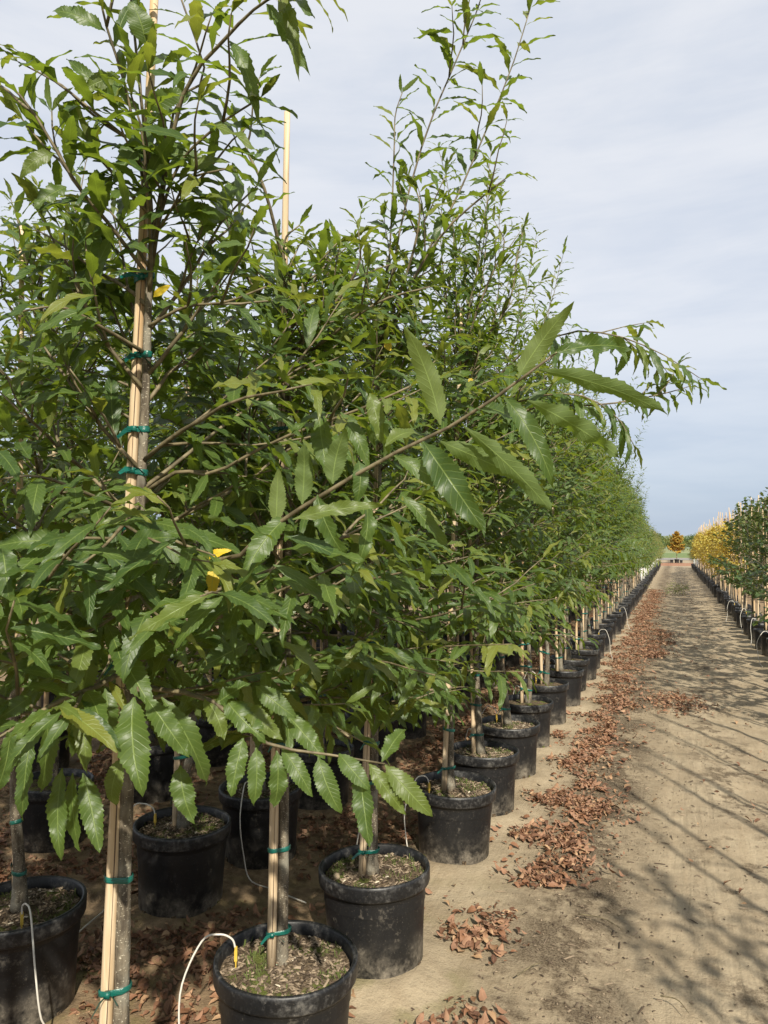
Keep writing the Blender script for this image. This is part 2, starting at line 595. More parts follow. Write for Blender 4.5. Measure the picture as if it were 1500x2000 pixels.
front = [on_plane(a, b, SOIL_Z)[:2] for a, b in front_px]
rs = random.Random(11)
while front[-1][1] < 58.5:
    front.append(np.array([FRONT_X + rs.uniform(-.03, .03), front[-1][1] + 0.79 + rs.uniform(-.05, .05)]))
before = [np.array([-1.13, 0.46]), np.array([-1.10, -0.36]), np.array([-1.10, -1.2])]
row2 = [np.array(p) for p in ((-2.12, 1.12), (-2.14, 2.0), (-2.08, 2.84), (-2.02, 3.42), (-2.08, 4.23), (-2.12, 5.2))]
while row2[-1][1] < 24:
    row2.append(np.array([-2.1 + rs.uniform(-.05, .05), row2[-1][1] + 0.8 + rs.uniform(-.06, .06)]))
row3, row4, row5 = [], [], []
for lst, X, y0, y1 in ((row3, -3.15, 2.3, 17), (row4, -4.2, 3.3, 13), (row5, -5.25, 4.4, 13)):
    yy = y0
    while yy < y1:
        lst.append(np.array([X + rs.uniform(-.06, .06), yy]))
        yy += 0.82 + rs.uniform(-.06, .06)
right = []
yy = 0.2
while yy < 56:
    right.append(np.array([1.30 + rs.uniform(-.05, .05), yy]))
    yy += 0.62 + rs.uniform(-.05, .05)
right2 = []
yy = 23.0
while yy < 50:
    right2.append(np.array([2.5 + rs.uniform(-.06, .06), yy]))
    yy += 0.95
pots_xy = np.array(front + before + row2 + row3 + row4 + row5 + right)

# ------------------------------------------------------------------ ground, road, bank
gx = np.unique(np.concatenate([np.linspace(-1500, -60, 8), np.linspace(-60, -8, 14), np.linspace(-8, -3.2, 22), np.linspace(-3.2, 1.6, 150), np.linspace(1.6, 8, 22), np.linspace(8, 60, 14), np.linspace(60, 1500, 8)]).round(4))
gy = np.unique(np.concatenate([np.linspace(-60, 0, 14), np.linspace(0, 9, 260), np.linspace(9, 25, 130), np.linspace(25, 80, 60), np.linspace(80, 300, 20), np.linspace(300, 2500, 12)]).round(4))
GX, GY = np.meshgrid(gx, gy)


def ground_z(x, y):
    x = np.asarray(x, float)
    y = np.asarray(y, float)
    near = np.clip((26 - y) / 8, 0, 1) * np.clip((10 - np.abs(x)) / 3, 0, 1)
    z = (fbm(x * 2.1 + 40, y * 2.1 + 40, 4) - 0.47) * 0.05 + (fbm(x * 11, y * 11, 2) - 0.37) * 0.012
    z = z + (fbm(x * 9 + 7, y * 0.8, 2) - .37) * 0.016 * np.exp(-((x - .2) / .5) ** 2)
    return z * near - 0.03


GZ = ground_z(GX, GY)
for px_, py_ in pots_xy[np.abs(pots_xy[:, 1]) < 16]:
    d = np.hypot(GX - px_, GY - py_)
    GZ = np.where(d < 0.6, GZ + 0.022 * np.exp(-((d - 0.2) / 0.1) ** 2), GZ)
nX, nY = len(gx), len(gy)
idx = np.arange(nX * nY).reshape(nY, nX)
q = np.stack([idx[:-1, :-1], idx[:-1, 1:], idx[1:, 1:], idx[1:, :-1]], -1).reshape(-1, 4)
g = link("ground", mesh("ground", np.stack([GX, GY, GZ], -1).reshape(-1, 3), [q], M['ground']))
tag(g, kind='structure')
V, q = box((0, 0, 0), (1, 1, 1))
rv = np.array([[-300, 84, -.01], [300, 84, -.01], [300, 96, -.01], [-300, 96, -.01]])
tag(link("road", mesh("road", rv, [[[0, 1, 2, 3]]], M['road'])), kind='structure')
bx = np.linspace(-700, 700, 120)
bv = []
for k, (yy, zz) in enumerate(((300, -0.2), (312, 3.2), (318, 5.0), (322, 5.2), (340, -0.2))):
    bv.append(np.stack([bx, np.full_like(bx, yy) + 4 * vnoise(bx * .03, bx * 0), zz + (0 if zz < 0 else 1) * 1.1 * (fbm(bx * .06, bx * 0 + k * .0, 3) - .4)], -1))
bv = np.concatenate(bv)
bi = np.arange(5 * 120).reshape(5, 120)
bq = np.stack([bi[:-1, :-1], bi[:-1, 1:], bi[1:, 1:], bi[1:, :-1]], -1).reshape(-1, 4)
tag(link("hills", mesh("hills", bv, [bq], M['bank'])), kind='structure')


# ------------------------------------------------------------------ leaves
def leaf_shape(rng, n=9, L=1.0, W=0.27, droop=0.5, teeth=True, kind='lance', wave=0.03, fold=0.10):
    """blade along +Y, upper side +Z, length 1; returns verts, tris, (u,v)"""
    vs = np.linspace(0, 1, n + 1)

    def half(v):
        if kind == 'lance':
            return W / 2 * np.clip(np.sin(math.pi * np.clip(v * 0.985 + 0.015, 0, 1) ** 0.80), 0, 1) ** 0.72
        return W / 2 * np.clip(np.sin(math.pi * np.clip(v * 0.98 + 0.02, 0, 1) ** 0.62), 0, 1) ** 0.85
    pet = 0.06 if kind == 'lance' else 0.12
    V, uv = [], []
    ph = rng.uniform(0, 6.28, 2)
    fr = rng.uniform(2.2, 3.6, 2)
    tw = rng.uniform(-0.5, 0.5)
    sb = rng.uniform(-0.17, 0.17)

    def spine(v):
        a = droop * v
        y = np.sin(a) / droop if abs(droop) > 1e-3 else v
        z = -(1 - np.cos(a)) / droop if abs(droop) > 1e-3 else 0 * v
        return y, z

    def pt(v, u):
        b = np.clip((v - pet) / (1 - pet), 0, 1)
        w_ = half(b) if v > pet else 0.008
        y, z = spine(v)
        side = 0 if u < 0 else 1
        zz = fold * abs(u) * w_ * 2 + wave * abs(u) * math.sin(6.283 * fr[side] * v + ph[side]) * min(1, 4 * v)
        tx = tw * v
        X = u * w_
        return (X * math.cos(tx) - zz * math.sin(tx) + sb * v * v, y + (0.0 if not teeth else 0), z + zz * math.cos(tx) + X * math.sin(tx))
    T = []
    for v in vs:
        for u in (-1, 0, 1):
            V.append(pt(v, u))
            uv.append((u, v))
    for i in range(n):
        a = i * 3
        for (p, q_, r_, s_) in ((a, a + 1, a + 4, a + 3), (a + 1, a + 2, a + 5, a + 4)):
            T += [(p, q_, r_), (p, r_, s_)]
    if teeth:
        for i in range(1, n):
            vm = vs[i] + 0.80 / n
            if vm > 0.985:
                continue
            for s_ in (-1, 1):
                k = len(V)
                V.append(pt(vm, s_ * 1.18))
                uv.append((s_ * 1.0, vm))
                a, b = i * 3 + (0 if s_ < 0 else 2), (i + 1) * 3 + (0 if s_ < 0 else 2)
                T.append((a, b, k) if s_ < 0 else (b, a, k))
    T = np.array(T)
    V = np.array(V)
    nn = np.cross(V[T[:, 1]] - V[T[:, 0]], V[T[:, 2]] - V[T[:, 0]])
    fl = nn[:, 2] < 0
    if fl.mean() > 0.5:
        T = T[:, ::-1]
    return V, T, np.array(uv)


lr = np.random.default_rng(3)


def variants(count, n, **kw):
    out = []
    for i in range(count):
        k = dict(kw)
        k['droop'] = kw.get('droop', 0.7) * lr.uniform(0.35, 1.6)
        k['W'] = kw.get('W', 0.27) * lr.uniform(0.82, 1.16)
        k['wave'] = kw.get('wave', 0.03) * lr.uniform(0.6, 1.5)
        out.append(leaf_shape(lr, n, **k))
    return out


HI = variants(14, 12, W=0.190, droop=0.66, wave=0.026)
HERO = variants(14, 16, W=0.205, droop=1.0, wave=0.036, fold=0.20)
MID = variants(10, 7, W=0.195, droop=0.68, wave=0.03)
LOW = variants(8, 4, W=0.190, droop=0.7, wave=0.03, teeth=False)
RND = variants(8, 4, W=0.78, droop=0.8, wave=0.05, teeth=False, kind='ovate', fold=0.2)
DRY = variants(14, 4, W=0.50, droop=0.7, wave=0.07, teeth=False, kind='ovate', fold=0.22)


class Leaves:
    """list of leaf placements"""
    def __init__(s):
        s.pos, s.Y, s.Z, s.L, s.r, s.k, s.w, s.flag = [], [], [], [], [], [], [], []
        s.spans = []

    def add(s, pos, Y, Z, L, r, k, w=1.0, flag=0):
        Y = norm(Y)
        Z = np.asarray(Z, float) - Y * np.dot(Z, Y)
        Z = norm(Z)
        s.pos.append(np.asarray(pos, float))
        s.Y.append(Y)
        s.Z.append(Z)
        s.L.append(L)
        s.r.append(r)
        s.k.append(k)
        s.w.append(w)
        s.flag.append(flag)

    def mat(s, i):
        X = np.cross(s.Y[i], s.Z[i])
        return np.stack([X * s.L[i] * s.w[i], s.Y[i] * s.L[i], s.Z[i] * s.L[i]], 1)

    def joined(s, name, var, mat, idx=None, off=(0, 0, 0)):
        idx = range(len(s.pos)) if idx is None else idx
        Vs, Ts, As, n = [], [], [], 0
        for i in idx:
            V, T, uv = var[s.k[i] % len(var)]
            Vs.append(V @ s.mat(i).T + (s.pos[i] - np.asarray(off)))
            Ts.append(T + n)
            As.append(np.column_stack([uv, np.full(len(uv), s.r[i])]))
            n += len(V)
        if not Vs:
            return None
        return mesh(name, np.concatenate(Vs), [np.concatenate(Ts)], mat, np.concatenate(As))


# ready leaf meshes shared by single leaf objects
LEAFMESH = {}


def leaf_mesh(set_name, var, k, r, mat):
    key = (set_name, k % len(var), int(r * 6), mat.name)
    if key not in LEAFMESH:
        V, T, uv = var[k % len(var)]
        LEAFMESH[key] = mesh("leaf_blade", V, [T], mat, np.column_stack([uv, np.full(len(uv), (int(r * 6) + .5) / 6)]))
    return LEAFMESH[key]


def mat4(M3, p):
    m4 = Matrix.Identity(4)
    for a in range(3):
        for b in range(3):
            m4[a][b] = M3[a, b]
        m4[a][3] = p[a]
    return m4


# ------------------------------------------------------------------ chestnut crown generator
UP = np.array([0, 0, 1.0])
SUN3 = sd          # young leaves turn their faces to the light


def grow(rng, p0, d0, length, steps, up=0.0, wob=0.10):
    pts = [np.asarray(p0, float)]
    d = norm(d0)
    st = length / steps
    for _ in range(steps):
        d = norm(d + rng.normal(0, wob, 3) + UP * up)
        pts.append(pts[-1] + d * st)
    return np.array(pts)


def leaf_shoot(rng, L, pts, spacing, size, start=0.2, tip_light=True, droop=0.35, nvar=14, up_face=1.0):
    """leaves set alternately along a shoot"""
    seg = np.linalg.norm(np.diff(pts, axis=0), axis=1)
    cum = np.concatenate([[0], np.cumsum(seg)])
    tot = cum[-1]
    s = tot * start + rng.uniform(0, spacing)
    side = rng.choice([-1, 1])
    az = rng.uniform(0, 6.28)
    while s < tot:
        i = min(np.searchsorted(cum, s) - 1, len(seg) - 1)
        i = max(i, 0)
        f = (s - cum[i]) / (seg[i] + 1e-9)
        p = pts[i] * (1 - f) + pts[i + 1] * f
        tdir = norm(pts[i + 1] - pts[i])
        if abs(tdir[2]) > 0.75:
            az += 2.4 + rng.uniform(-.4, .4)
            sd_ = np.array([math.cos(az), math.sin(az), 0])
        else:
            sd_ = norm(np.cross(tdir, UP)) * side + UP * rng.uniform(-0.25, 0.35)
            side = -side
        sd_ = norm(sd_ - tdir * np.dot(sd_, tdir))
        a = R(rng.uniform(36, 66)) if abs(tdir[2]) < .75 else R(rng.uniform(30, 58))
        d = tdir * math.cos(a) + sd_ * math.sin(a)
        d = norm(d - UP * rng.uniform(0, 2 * droop) * (1 if tdir[2] < .75 else .15))
        nz = UP * 0.75 * up_face + SUN3 * 0.75 + tdir * 0.25 + rng.normal(0, 0.30, 3)
        frac = s / tot
        sz = size * rng.uniform(0.72, 1.22) * (1.0 - 0.35 * max(0, frac - 0.75) / 0.25)
        r = rng.uniform(0, 0.66) ** 1.15
        if tip_light and frac > 0.72 and rng.random() < 0.40:
            r = rng.uniform(0.72, 0.98)
        elif rng.random() < 0.035:
            r = rng.uniform(.8, 1)
        L.add(p + d * 0.004, d, nz, sz, r, rng.integers(0, nvar), rng.uniform(.88, 1.12))
        s += spacing * rng.uniform(0.75, 1.3)
    # a tuft at the end
    tdir = norm(pts[-1] - pts[-2])
    for k in range(2):
        sd_ = norm(np.cross(tdir, rng.normal(0, 1, 3)))
        L.add(pts[-1], tdir + sd_ * 0.45, UP + tdir * .3 + rng.normal(0, .3, 3), size * rng.uniform(.45, .8), rng.uniform(.5, 1.0), rng.integers(0, nvar))


def crown(rng, trunk_pts, z0=0.95, z1=2.45, nb=26, rad=0.62, size=0.152, spacing=0.038, shoots=3, top=3.3, lean=None, custom=None, keep=None, sub=3):
    """trunk_pts: polyline of the trunk; returns branches (list of lists of tubes) and Leaves"""
    L = Leaves()
    branches = []
    tz = trunk_pts[:, 2]

    def at_z(z):
        return np.array([np.interp(z, tz, trunk_pts[:, 0]), np.interp(z, tz, trunk_pts[:, 1]), z])
    az = rng.uniform(0, 6.28)
    for b in range(nb):
        f = (b + rng.uniform(-.3, .3)) / max(nb - 1, 1)
        f = min(max(f, 0), 1)
        z = z0 + (z1 - z0) * f
        az += 2.4 + rng.uniform(-.5, .5)
        elev = R(8 + 46 * f + rng.uniform(-10, 12))
        ln = rad * (0.90 + 0.25 * math.sin(math.pi * min(f * 1.25, 1)) - 0.36 * f) * rng.uniform(0.78, 1.18)
        d = np.array([math.cos(az) * math.cos(elev), math.sin(az) * math.cos(elev), math.sin(elev)])
        if keep is not None and not keep(az, z):
            continue
        l0 = len(L.pos)
        pts = grow(rng, at_z(z), d, ln, 7, up=(-0.04 if f < .3 else 0.04), wob=0.10)
        tubes = [(pts, np.linspace(0.0054, 0.0017, len(pts)))]
        leaf_shoot(rng, L, pts, spacing, size, 0.12)
        for k in range(sub + (1 if f < .5 else 0)):
            j = rng.integers(1, 6)
            td = norm(pts[j + 1] - pts[j])
            sd_ = norm(np.cross(td, UP)) * rng.choice([-1, 1]) + UP * rng.uniform(-.15, .75)
            d2 = norm(td * 0.75 + sd_ * 0.8)
            p2 = grow(rng, pts[j], d2, ln * rng.uniform(0.34, 0.62), 5, up=0.03, wob=.12)
            tubes.append((p2, np.linspace(0.0038, 0.0014, len(p2))))
            leaf_shoot(rng, L, p2, spacing * 0.92, size * 0.95, 0.12)
        branches.append(tubes)
        L.spans.append((id(tubes), l0, len(L.pos)))
    for k in range(shoots):
        z = rng.uniform(z1 - 0.35, z1 + 0.05)
        a = rng.uniform(0, 6.28)
        d = np.array([math.cos(a) * .30, math.sin(a) * .30, 1.0])
        ln = (top - z) * rng.uniform(0.72, 1.0)
        pts = grow(rng, at_z(z), d, ln, 9, up=0.05, wob=0.07)
        tubes = [(pts, np.linspace(0.0050, 0.0014, len(pts)))]
        leaf_shoot(rng, L, pts, spacing * 0.80, size * 0.86, 0.05)
        for kk in range(2):
            j = rng.integers(2, 6)
            a2 = rng.uniform(0, 6.28)
            p2 = grow(rng, pts[j], (math.cos(a2) * .7, math.sin(a2) * .7, .8), rng.uniform(.16, .34), 5, up=.04)
            tubes.append((p2, np.linspace(.003, .0012, len(p2))))
            leaf_shoot(rng, L, p2, spacing, size * 0.82, 0.15)
        branches.append(tubes)
    return branches, L


def trunk_line(rng, base, H, lean=(0, 0), wob=0.012):
    z = np.linspace(SOIL_Z - 0.02, H, 12)
    o = np.cumsum(rng.normal(0, wob, (12, 2)), axis=0)
    o -= o[0]
    f = (z - z[0]) / (H - z[0])
    return np.column_stack([base[0] + o[:, 0] + lean[0] * f, base[1] + o[:, 1] + lean[1] * f, z])


def trunk_mesh(name, pts, r0=0.021, r1=0.006, off=(0, 0, 0), sides=10):
    f = np.linspace(0, 1, 26)
    p = spline(pts, 26)
    r = r0 + (r1 - r0) * f ** 0.8
    r = r + r0 * 0.75 * np.exp(-f * 26)
    r *= 1 + 0.06 * np.sin(np.arange(26) * 2.3)
    mb = MB()
    mb.add(*tube(p, r, sides))
    return mb.mesh(name, M['bark'], off=off)


# ------------------------------------------------------------------ pots and fittings (local to the pot centre)
def pot_mesh(h=0.335, r=0.205, seg=44):
    k = r / 0.205
    prof = [(0.02, -.026), (0.171 * k, -.026), (0.177 * k, -.03), (0.182 * k, -.018), (0.1865 * k, h * .30), (0.193 * k, h * .62), (0.1985 * k, h - .062),
            (0.2005 * k, h - .058), (0.2135 * k, h - .056), (0.2155 * k, h - .050), (0.2165 * k, h - .012), (0.2155 * k, h - .004), (0.211 * k, h),
            (0.205 * k, h - .001), (0.2005 * k, h - .007), (0.198 * k, h - .05), (0.196 * k, h - .12)]
    V, q = lathe(prof, seg)
    rr = np.random.default_rng(8)
    ang = np.arctan2(V[:, 1], V[:, 0])
    s = 1 + 0.010 * np.cos(2 * ang + 0.6) + 0.004 * np.cos(5 * ang)
    V[:, 0] *= s
    V[:, 1] *= s
    return V, q


mb = MB()
mb.add(*pot_mesh())
POT = mb.mesh("pot", M['pot'])
mb = MB()
mb.add(*pot_mesh(0.31, 0.165, 20))
POT_S = mb.mesh("pot", M['pot'])


def soil_mesh(seed, r=0.197, z=SOIL_Z, hi=True):
    rg = np.random.default_rng(seed)
    nr, ns = (9, 32) if hi else (3, 14)
    V = [(0, 0, z + .012)]
    for i in range(1, nr + 1):
        for k in range(ns):
            a = k * 2 * math.pi / ns
            rr_ = r * i / nr
            zz = z + 0.020 * math.exp(-(rr_ / .07) ** 2) + (vnoise(rr_ * math.cos(a) * 28 + seed * 3.1, rr_ * math.sin(a) * 28) - .5) * .022 * (1 if i < nr else .3)
            V.append((rr_ * math.cos(a), rr_ * math.sin(a), float(zz)))
    T = [(0, 1 + k, 1 + (k + 1) % ns) for k in range(ns)]
    Q = []
    for i in range(nr - 1):
        for k in range(ns):
            k2 = (k + 1) % ns
            Q.append((1 + i * ns + k, 1 + (i + 1) * ns + k, 1 + (i + 1) * ns + k2, 1 + i * ns + k2))
    return mesh("soil", np.array(V), [np.array(Q), np.array(T)], M['soil'])


def chips_mesh(seed, n=900, r=0.19):
    rg = np.random.default_rng(seed)
    V, T, A = [], [], []
    for i in range(n):
        rr_ = r * math.sqrt(rg.random())
        a = rg.uniform(0, 6.28)
        c = np.array([rr_ * math.cos(a), rr_ * math.sin(a), 0])
        c[2] = SOIL_Z + 0.020 * math.exp(-(rr_ / .07) ** 2) + (vnoise(c[0] * 28 + seed * 3.1, c[1] * 28) - .5) * .022 + .003
        moss = vnoise(c[0] * 14 + seed, c[1] * 14) > 0.53
        az = rg.uniform(0, 6.28)
        if moss and rg.random() < .7:
            d = norm([math.cos(az) * .5, math.sin(az) * .5, 1]) * rg.uniform(.006, .016)
            w_ = np.array([-math.sin(az), math.cos(az), 0]) * .0016
            r_ = .87
        else:
            d = np.array([math.cos(az), math.sin(az), rg.uniform(-.1, .5)]) * rg.uniform(.004, .013)
            w_ = np.array([-math.sin(az), math.cos(az), rg.uniform(-.5, .5)]) * rg.uniform(.0015, .004)
            r_ = rg.uniform(0, .78) if rg.random() > .03 else .98
        k = len(V)
        V += [c - d - w_, c - d + w_, c + d + w_, c + d - w_, c + UP * .004]
        T += [(k, k + 1, k + 4), (k + 1, k + 2, k + 4), (k + 2, k + 3, k + 4), (k + 3, k, k + 4)]
        A += [(0, 0, r_)] * 5
    return mesh("mulch", np.array(V), [np.array(T)], M['chips'], np.array(A), False)


SOILS = [soil_mesh(i) for i in range(5)]
SOIL_S = soil_mesh(9, 0.158, 0.275, False)
CHIPS = [chips_mesh(i) for i in range(5)]


def stake_mesh(p0, p1, r=0.0150, sides=12, taper=0.60):
    p0, p1 = np.asarray(p0, float), np.asarray(p1, float)
    n = 14
    pts = np.array([p0 + (p1 - p0) * i / n for i in range(n + 1)])
    rr_ = r * (1 - (1 - taper) * np.linspace(0, 1, n + 1))
    rr_ = rr_ * (1 + 0.035 * np.sin(np.arange(n + 1) * 2.1 + p0[0] * 9))
    mb = MB()
    mb.add(*tube(pts, rr_, sides))
    return mb


def crack_mesh(p0, p1, r, face):
    """a long drying split on the stake, a shallow dark wedge along it"""
    p0, p1 = np.asarray(p0, float), np.asarray(p1, float)
    n = 14
    f = np.linspace(0.02, .8, n)
    pts = p0 + (p1 - p0) * f[:, None]
    face = norm([face[0], face[1], 0])
    sd_ = np.array([-face[1], face[0], 0])
    V = []
    for i, p in enumerate(pts):
        c = p + face * (r * 1.05 * (1 - .40 * f[i])) + sd_ * math.sin(f[i] * 9) * .002
        w_ = .0009 * (1 + .6 * math.sin(i * 1.9))
        V += [c - sd_ * w_, c + sd_ * w_]
    q = [(2 * i, 2 * i + 1, 2 * i + 3, 2 * i + 2) for i in range(n - 1)]
    return mesh("split", np.array(V), [np.array(q)], M['crack'])


def tie_mesh(pa, ra, pb, rb, h=0.0135, knot=None, seed=0):
    """tape wound round stake (pa, ra) and trunk (pb, rb), local coordinates"""
    rg = np.random.default_rng(seed)
    pts = []
    for p, r in ((pa, ra), (pb, rb)):
        for k in range(14):
            a = k * 2 * math.pi / 14
            pts.append((p[0] + math.cos(a) * (r + .0025), p[1] + math.sin(a) * (r + .0025)))
    pts = sorted(set((round(a, 5), round(b, 5)) for a, b in pts))

    def cross(o, a, b):
        return (a[0] - o[0]) * (b[1] - o[1]) - (a[1] - o[1]) * (b[0] - o[0])
    lo, hi = [], []
    for p in pts:
        while len(lo) >= 2 and cross(lo[-2], lo[-1], p) <= 0:
            lo.pop()
        lo.append(p)
    for p in reversed(pts):
        while len(hi) >= 2 and cross(hi[-2], hi[-1], p) <= 0:
            hi.pop()
        hi.append(p)
    hull = np.array(lo[:-1] + hi[:-1])
    c = hull.mean(0)
    n = len(hull)
    V = []
    tilt = rg.uniform(-.25, .25)
    for lay, (dz, ex) in enumerate(((-h / 2, 0.0), (-h / 4, .0022), (0.0, .0012), (h / 4, .0024), (h / 2, 0.0))):
        for i, p in enumerate(hull):
            dr = norm(np.array([p[0] - c[0], p[1] - c[1]]))
            zz = pa[2] + dz + tilt * (p[0] - c[0]) + rg.uniform(-.0010, .0010)
            V.append((p[0] + dr[0] * ex, p[1] + dr[1] * ex, zz))
    q = []
    for l in range(4):
        for i in range(n):
            i2 = (i + 1) % n
            q.append((l * n + i, l * n + i2, (l + 1) * n + i2, (l + 1) * n + i))
    mb = MB()
    mb.add(V, q)
    if knot is not None:
        a = np.array([pa[0], pa[1], pa[2]]) + np.array([knot[0], knot[1], 0]) * (ra + .006)
        s_ = np.array([-knot[1], knot[0], 0])
        for sg, ln in ((-1, rg.uniform(.03, .055)), (1, rg.uniform(.02, .05))):
            d = norm(s_ * sg * 0.8 + np.array([knot[0], knot[1], 0]) * .5 - UP * rg.uniform(.2, .9))
            w_ = norm(np.cross(d, s_ + UP * .4)) * h * .38
            e = a + d * ln
            mid = a + d * ln * .5 + UP * .006
            mb.add([a - w_ * .5, a + w_ * .5, mid + w_, mid - w_, e + w_ * 1.1 - UP * .004, e - w_ * .9], [(0, 1, 2, 3), (3, 2, 4, 5)])
        mb.add(*box(a, (.006, .006, .006), 0.4))
    return mb.mesh("tie", M['tape'])


def notch_mesh(seed):
    """sand showing in the drain notches round the foot of a pot"""
    return None


# ------------------------------------------------------------------ near chestnuts, built leaf by leaf
NEARLEAF = 0
ORD = ["first", "second", "third", "fourth", "fifth", "sixth", "seventh", "eighth", "ninth", "tenth", "eleventh", "twelfth", "thirteenth", "fourteenth",
       "fifteenth", "sixteenth", "seventeenth", "eighteenth", "nineteenth", "twentieth"]


def near_tree(base, seed, label, group, trunk=None, stake=None, custom=(), heroes=(), nleaf=300, var=('HI', HI), keepfn=None, ties=(), stakeoff=None, soil_i=0,
              chips=True, cparams=None, tie_r=None, yellow=(), crack=False, keepcustom=None):
    rng = np.random.default_rng(seed)
    root = empty("potted_chestnut_tree", (base[0], base[1], 0))
    tag(root, label, "potted tree", group)
    off = np.array([base[0], base[1], 0])
    potc = np.array([rng.uniform(-.01, .02), rng.uniform(-.01, .02), 0])
    po = link("pot", POT, root, potc)
    po.rotation_euler = (R(rng.normal(0, .7)), R(rng.normal(0, .7)), rng.uniform(0, 6.28))
    link("soil", SOILS[soil_i % 5], root, potc)
    if chips:
        tag(link("mulch", CHIPS[soil_i % 5], root, potc), kind='stuff')
    for k in range(5):
        a = rng.uniform(0, 6.28)
        c = potc + np.array([math.cos(a), math.sin(a), 0]) * .1825
        mbn = MB()
        mbn.add(*box((c[0], c[1], -.004), (.003, .010, .009), a))
        link("drain_hole", mbn.mesh("drain_hole", M['soil'], smooth=False), root)
    cp = dict(nb=26, rad=.62, z0=.97, z1=2.4, shoots=3, top=3.3)
    if cparams:
        cp.update(cparams)
    if trunk is None:
        trunk = trunk_line(rng, base, cp['z1'] + .15, (rng.uniform(-.05, .05), rng.uniform(-.05, .05)))
    tro = link("trunk", trunk_mesh("trunk", trunk, off=off, r0=.0205), root)
    br, L = crown(rng, trunk, **cp)
    own = set()
    n_gen = len(L.pos)
    for c in custom:
        pts = spline(np.array([P(*p) for p in c['px']]), 12)
        tubes = [(pts, np.linspace(c.get('r', .0065), c.get('r1', .0018), 12))]
        if c.get('leaves', True):
            leaf_shoot(rng, L, pts, c.get('spacing', .042), c.get('size', .13), c.get('start', .2), droop=c.get('droop', .35))
        for _ in range(c.get('sub', 0)):
            j = rng.integers(2, 9)
            td = norm(pts[j + 1] - pts[j])
            sd_ = norm(np.cross(td, UP)) * rng.choice([-1, 1]) + UP * rng.uniform(-.1, .7)
            p2 = grow(rng, pts[j], td * .8 + sd_ * .8, rng.uniform(.14, .28), 5, up=.02)
            tubes.append((p2, np.linspace(.0034, .0014, len(p2))))
            leaf_shoot(rng, L, p2, .04, c.get('size', .13) * .95, .12)
        br.append(tubes)
        own.add(id(tubes))
    if keepfn is not None:
        keep = [i for i in range(len(L.pos)) if (keepfn if i < n_gen or keepcustom is None else keepcustom)(L.pos[i], L.pos[i] + L.Y[i] * L.L[i])]
    else:
        keep = list(range(len(L.pos)))
    kset = set(keep)
    for bid, a_, b_ in L.spans:
        if b_ > a_ and sum(1 for i in range(a_, b_) if i in kset) < .55 * (b_ - a_):
            br = [t_ for t_ in br if id(t_) != bid]
            kset -= set(range(a_, b_))
    keep = sorted(kset)
    K = Leaves()
    for i in keep:
        K.add(L.pos[i], L.Y[i], L.Z[i], L.L[i], L.r[i], L.k[i], L.w[i])
    L = K
    for h in heroes:
        (bx_, by_, bz_), (tx_, ty_, tz_), wpx = h[:3]
        b, e = P(bx_, by_, bz_), P(tx_, ty_, tz_)
        ln = np.linalg.norm(e - b)
        Y = norm(e - b)
        tocam = norm(CAM - b)
        face = h[3] if len(h) > 3 else 1.0
        Z = tocam * .75 * face + UP * .45 + rng.normal(0, .18, 3)
        if face < 0:
            Z = -tocam * .8 + UP * .2 + rng.normal(0, .12, 3)
        wid = wpx * bz_ / F_PX
        Y = norm(Y + 0.22 * norm(Z - Y * np.dot(Z, Y)))       # start a little higher, the blade droops to its tip
        L.add(b, Y, Z, ln * 1.16, rng.uniform(.15, .8) if face > 0 else rng.uniform(.3, .75), rng.integers(0, 14), wid * .72 / (.205 * ln), 1)
    for h in yellow:
        (bx_, by_, bz_), (tx_, ty_, tz_), wpx = h[:3]
        b, e = P(bx_, by_, bz_), P(tx_, ty_, tz_)
        ln = np.linalg.norm(e - b)
        L.add(b, e - b, norm(CAM - b) + UP * .4, ln, rng.uniform(.1, .7), rng.integers(0, 14), wpx * bz_ / F_PX / (.25 * ln), 2)
    # branches as sub-parts of the trunk
    for tubes in br:
        mb = MB()
        pr_ = False
        for (p, r) in tubes:
            if keepfn is not None and tubes[0][0] is not p and not keepfn(p[-1], p[-1]):
                continue
            if keepfn is not None and tubes is not None and id(tubes) not in own:
                nk = len(p)
                while nk > 1 and not keepfn(p[nk - 1], p[nk - 1]):
                    nk -= 1
                if nk < 2:
                    continue
                p, r = p[:nk], np.asarray(r)[:nk]
            mb.add(*tube(p, r, 6))
        if not mb.V:
            continue
        link("branch", mb.mesh("branch", M['shoot'], off=off), tro)
    # the leaves that show largest become parts, the rest one mass
    sc = []
    for i in range(len(L.pos)):
        u, v, z = proj(L.pos[i])
        inn = (-60 < u < CW + 60) and (-60 < v < CH + 60) and z > .2
        # nearer than the trunk and towards the camera shows largest
        sc.append(((L.L[i] / max(z, .2)) if inn else 0) * (1.0 + .6 * (z < proj(np.array([base[0], base[1], 1.5]))[2])) + (9 if L.flag[i] else 0))
    order = np.argsort(-np.array(sc))
    single = [i for i in order[:nleaf] if sc[i] > 0]
    ss = set(single)
    for i in single:
        mt = M['yellow_leaf'] if L.flag[i] == 2 else M['leaf']
        vset = ('HERO', HERO) if L.flag[i] == 1 else var
        o = bpy.data.objects.new("leaf", leaf_mesh(vset[0], vset[1], int(L.k[i]), min(L.r[i], .999), mt))
        COL.objects.link(o)
        o.parent = root
        o.matrix_local = mat4(L.mat(i), L.pos[i] - off)
        if L.flag[i] == 2:
            o["label"] = "yellowed leaf among the green ones"
    rest = [i for i in range(len(L.pos)) if i not in ss]
    if rest:
        vv = var[1] if var[0] != 'HI' else MID
        tag(link("foliage", L.joined("foliage", vv, M['leaf'], rest, off), root), kind='stuff')
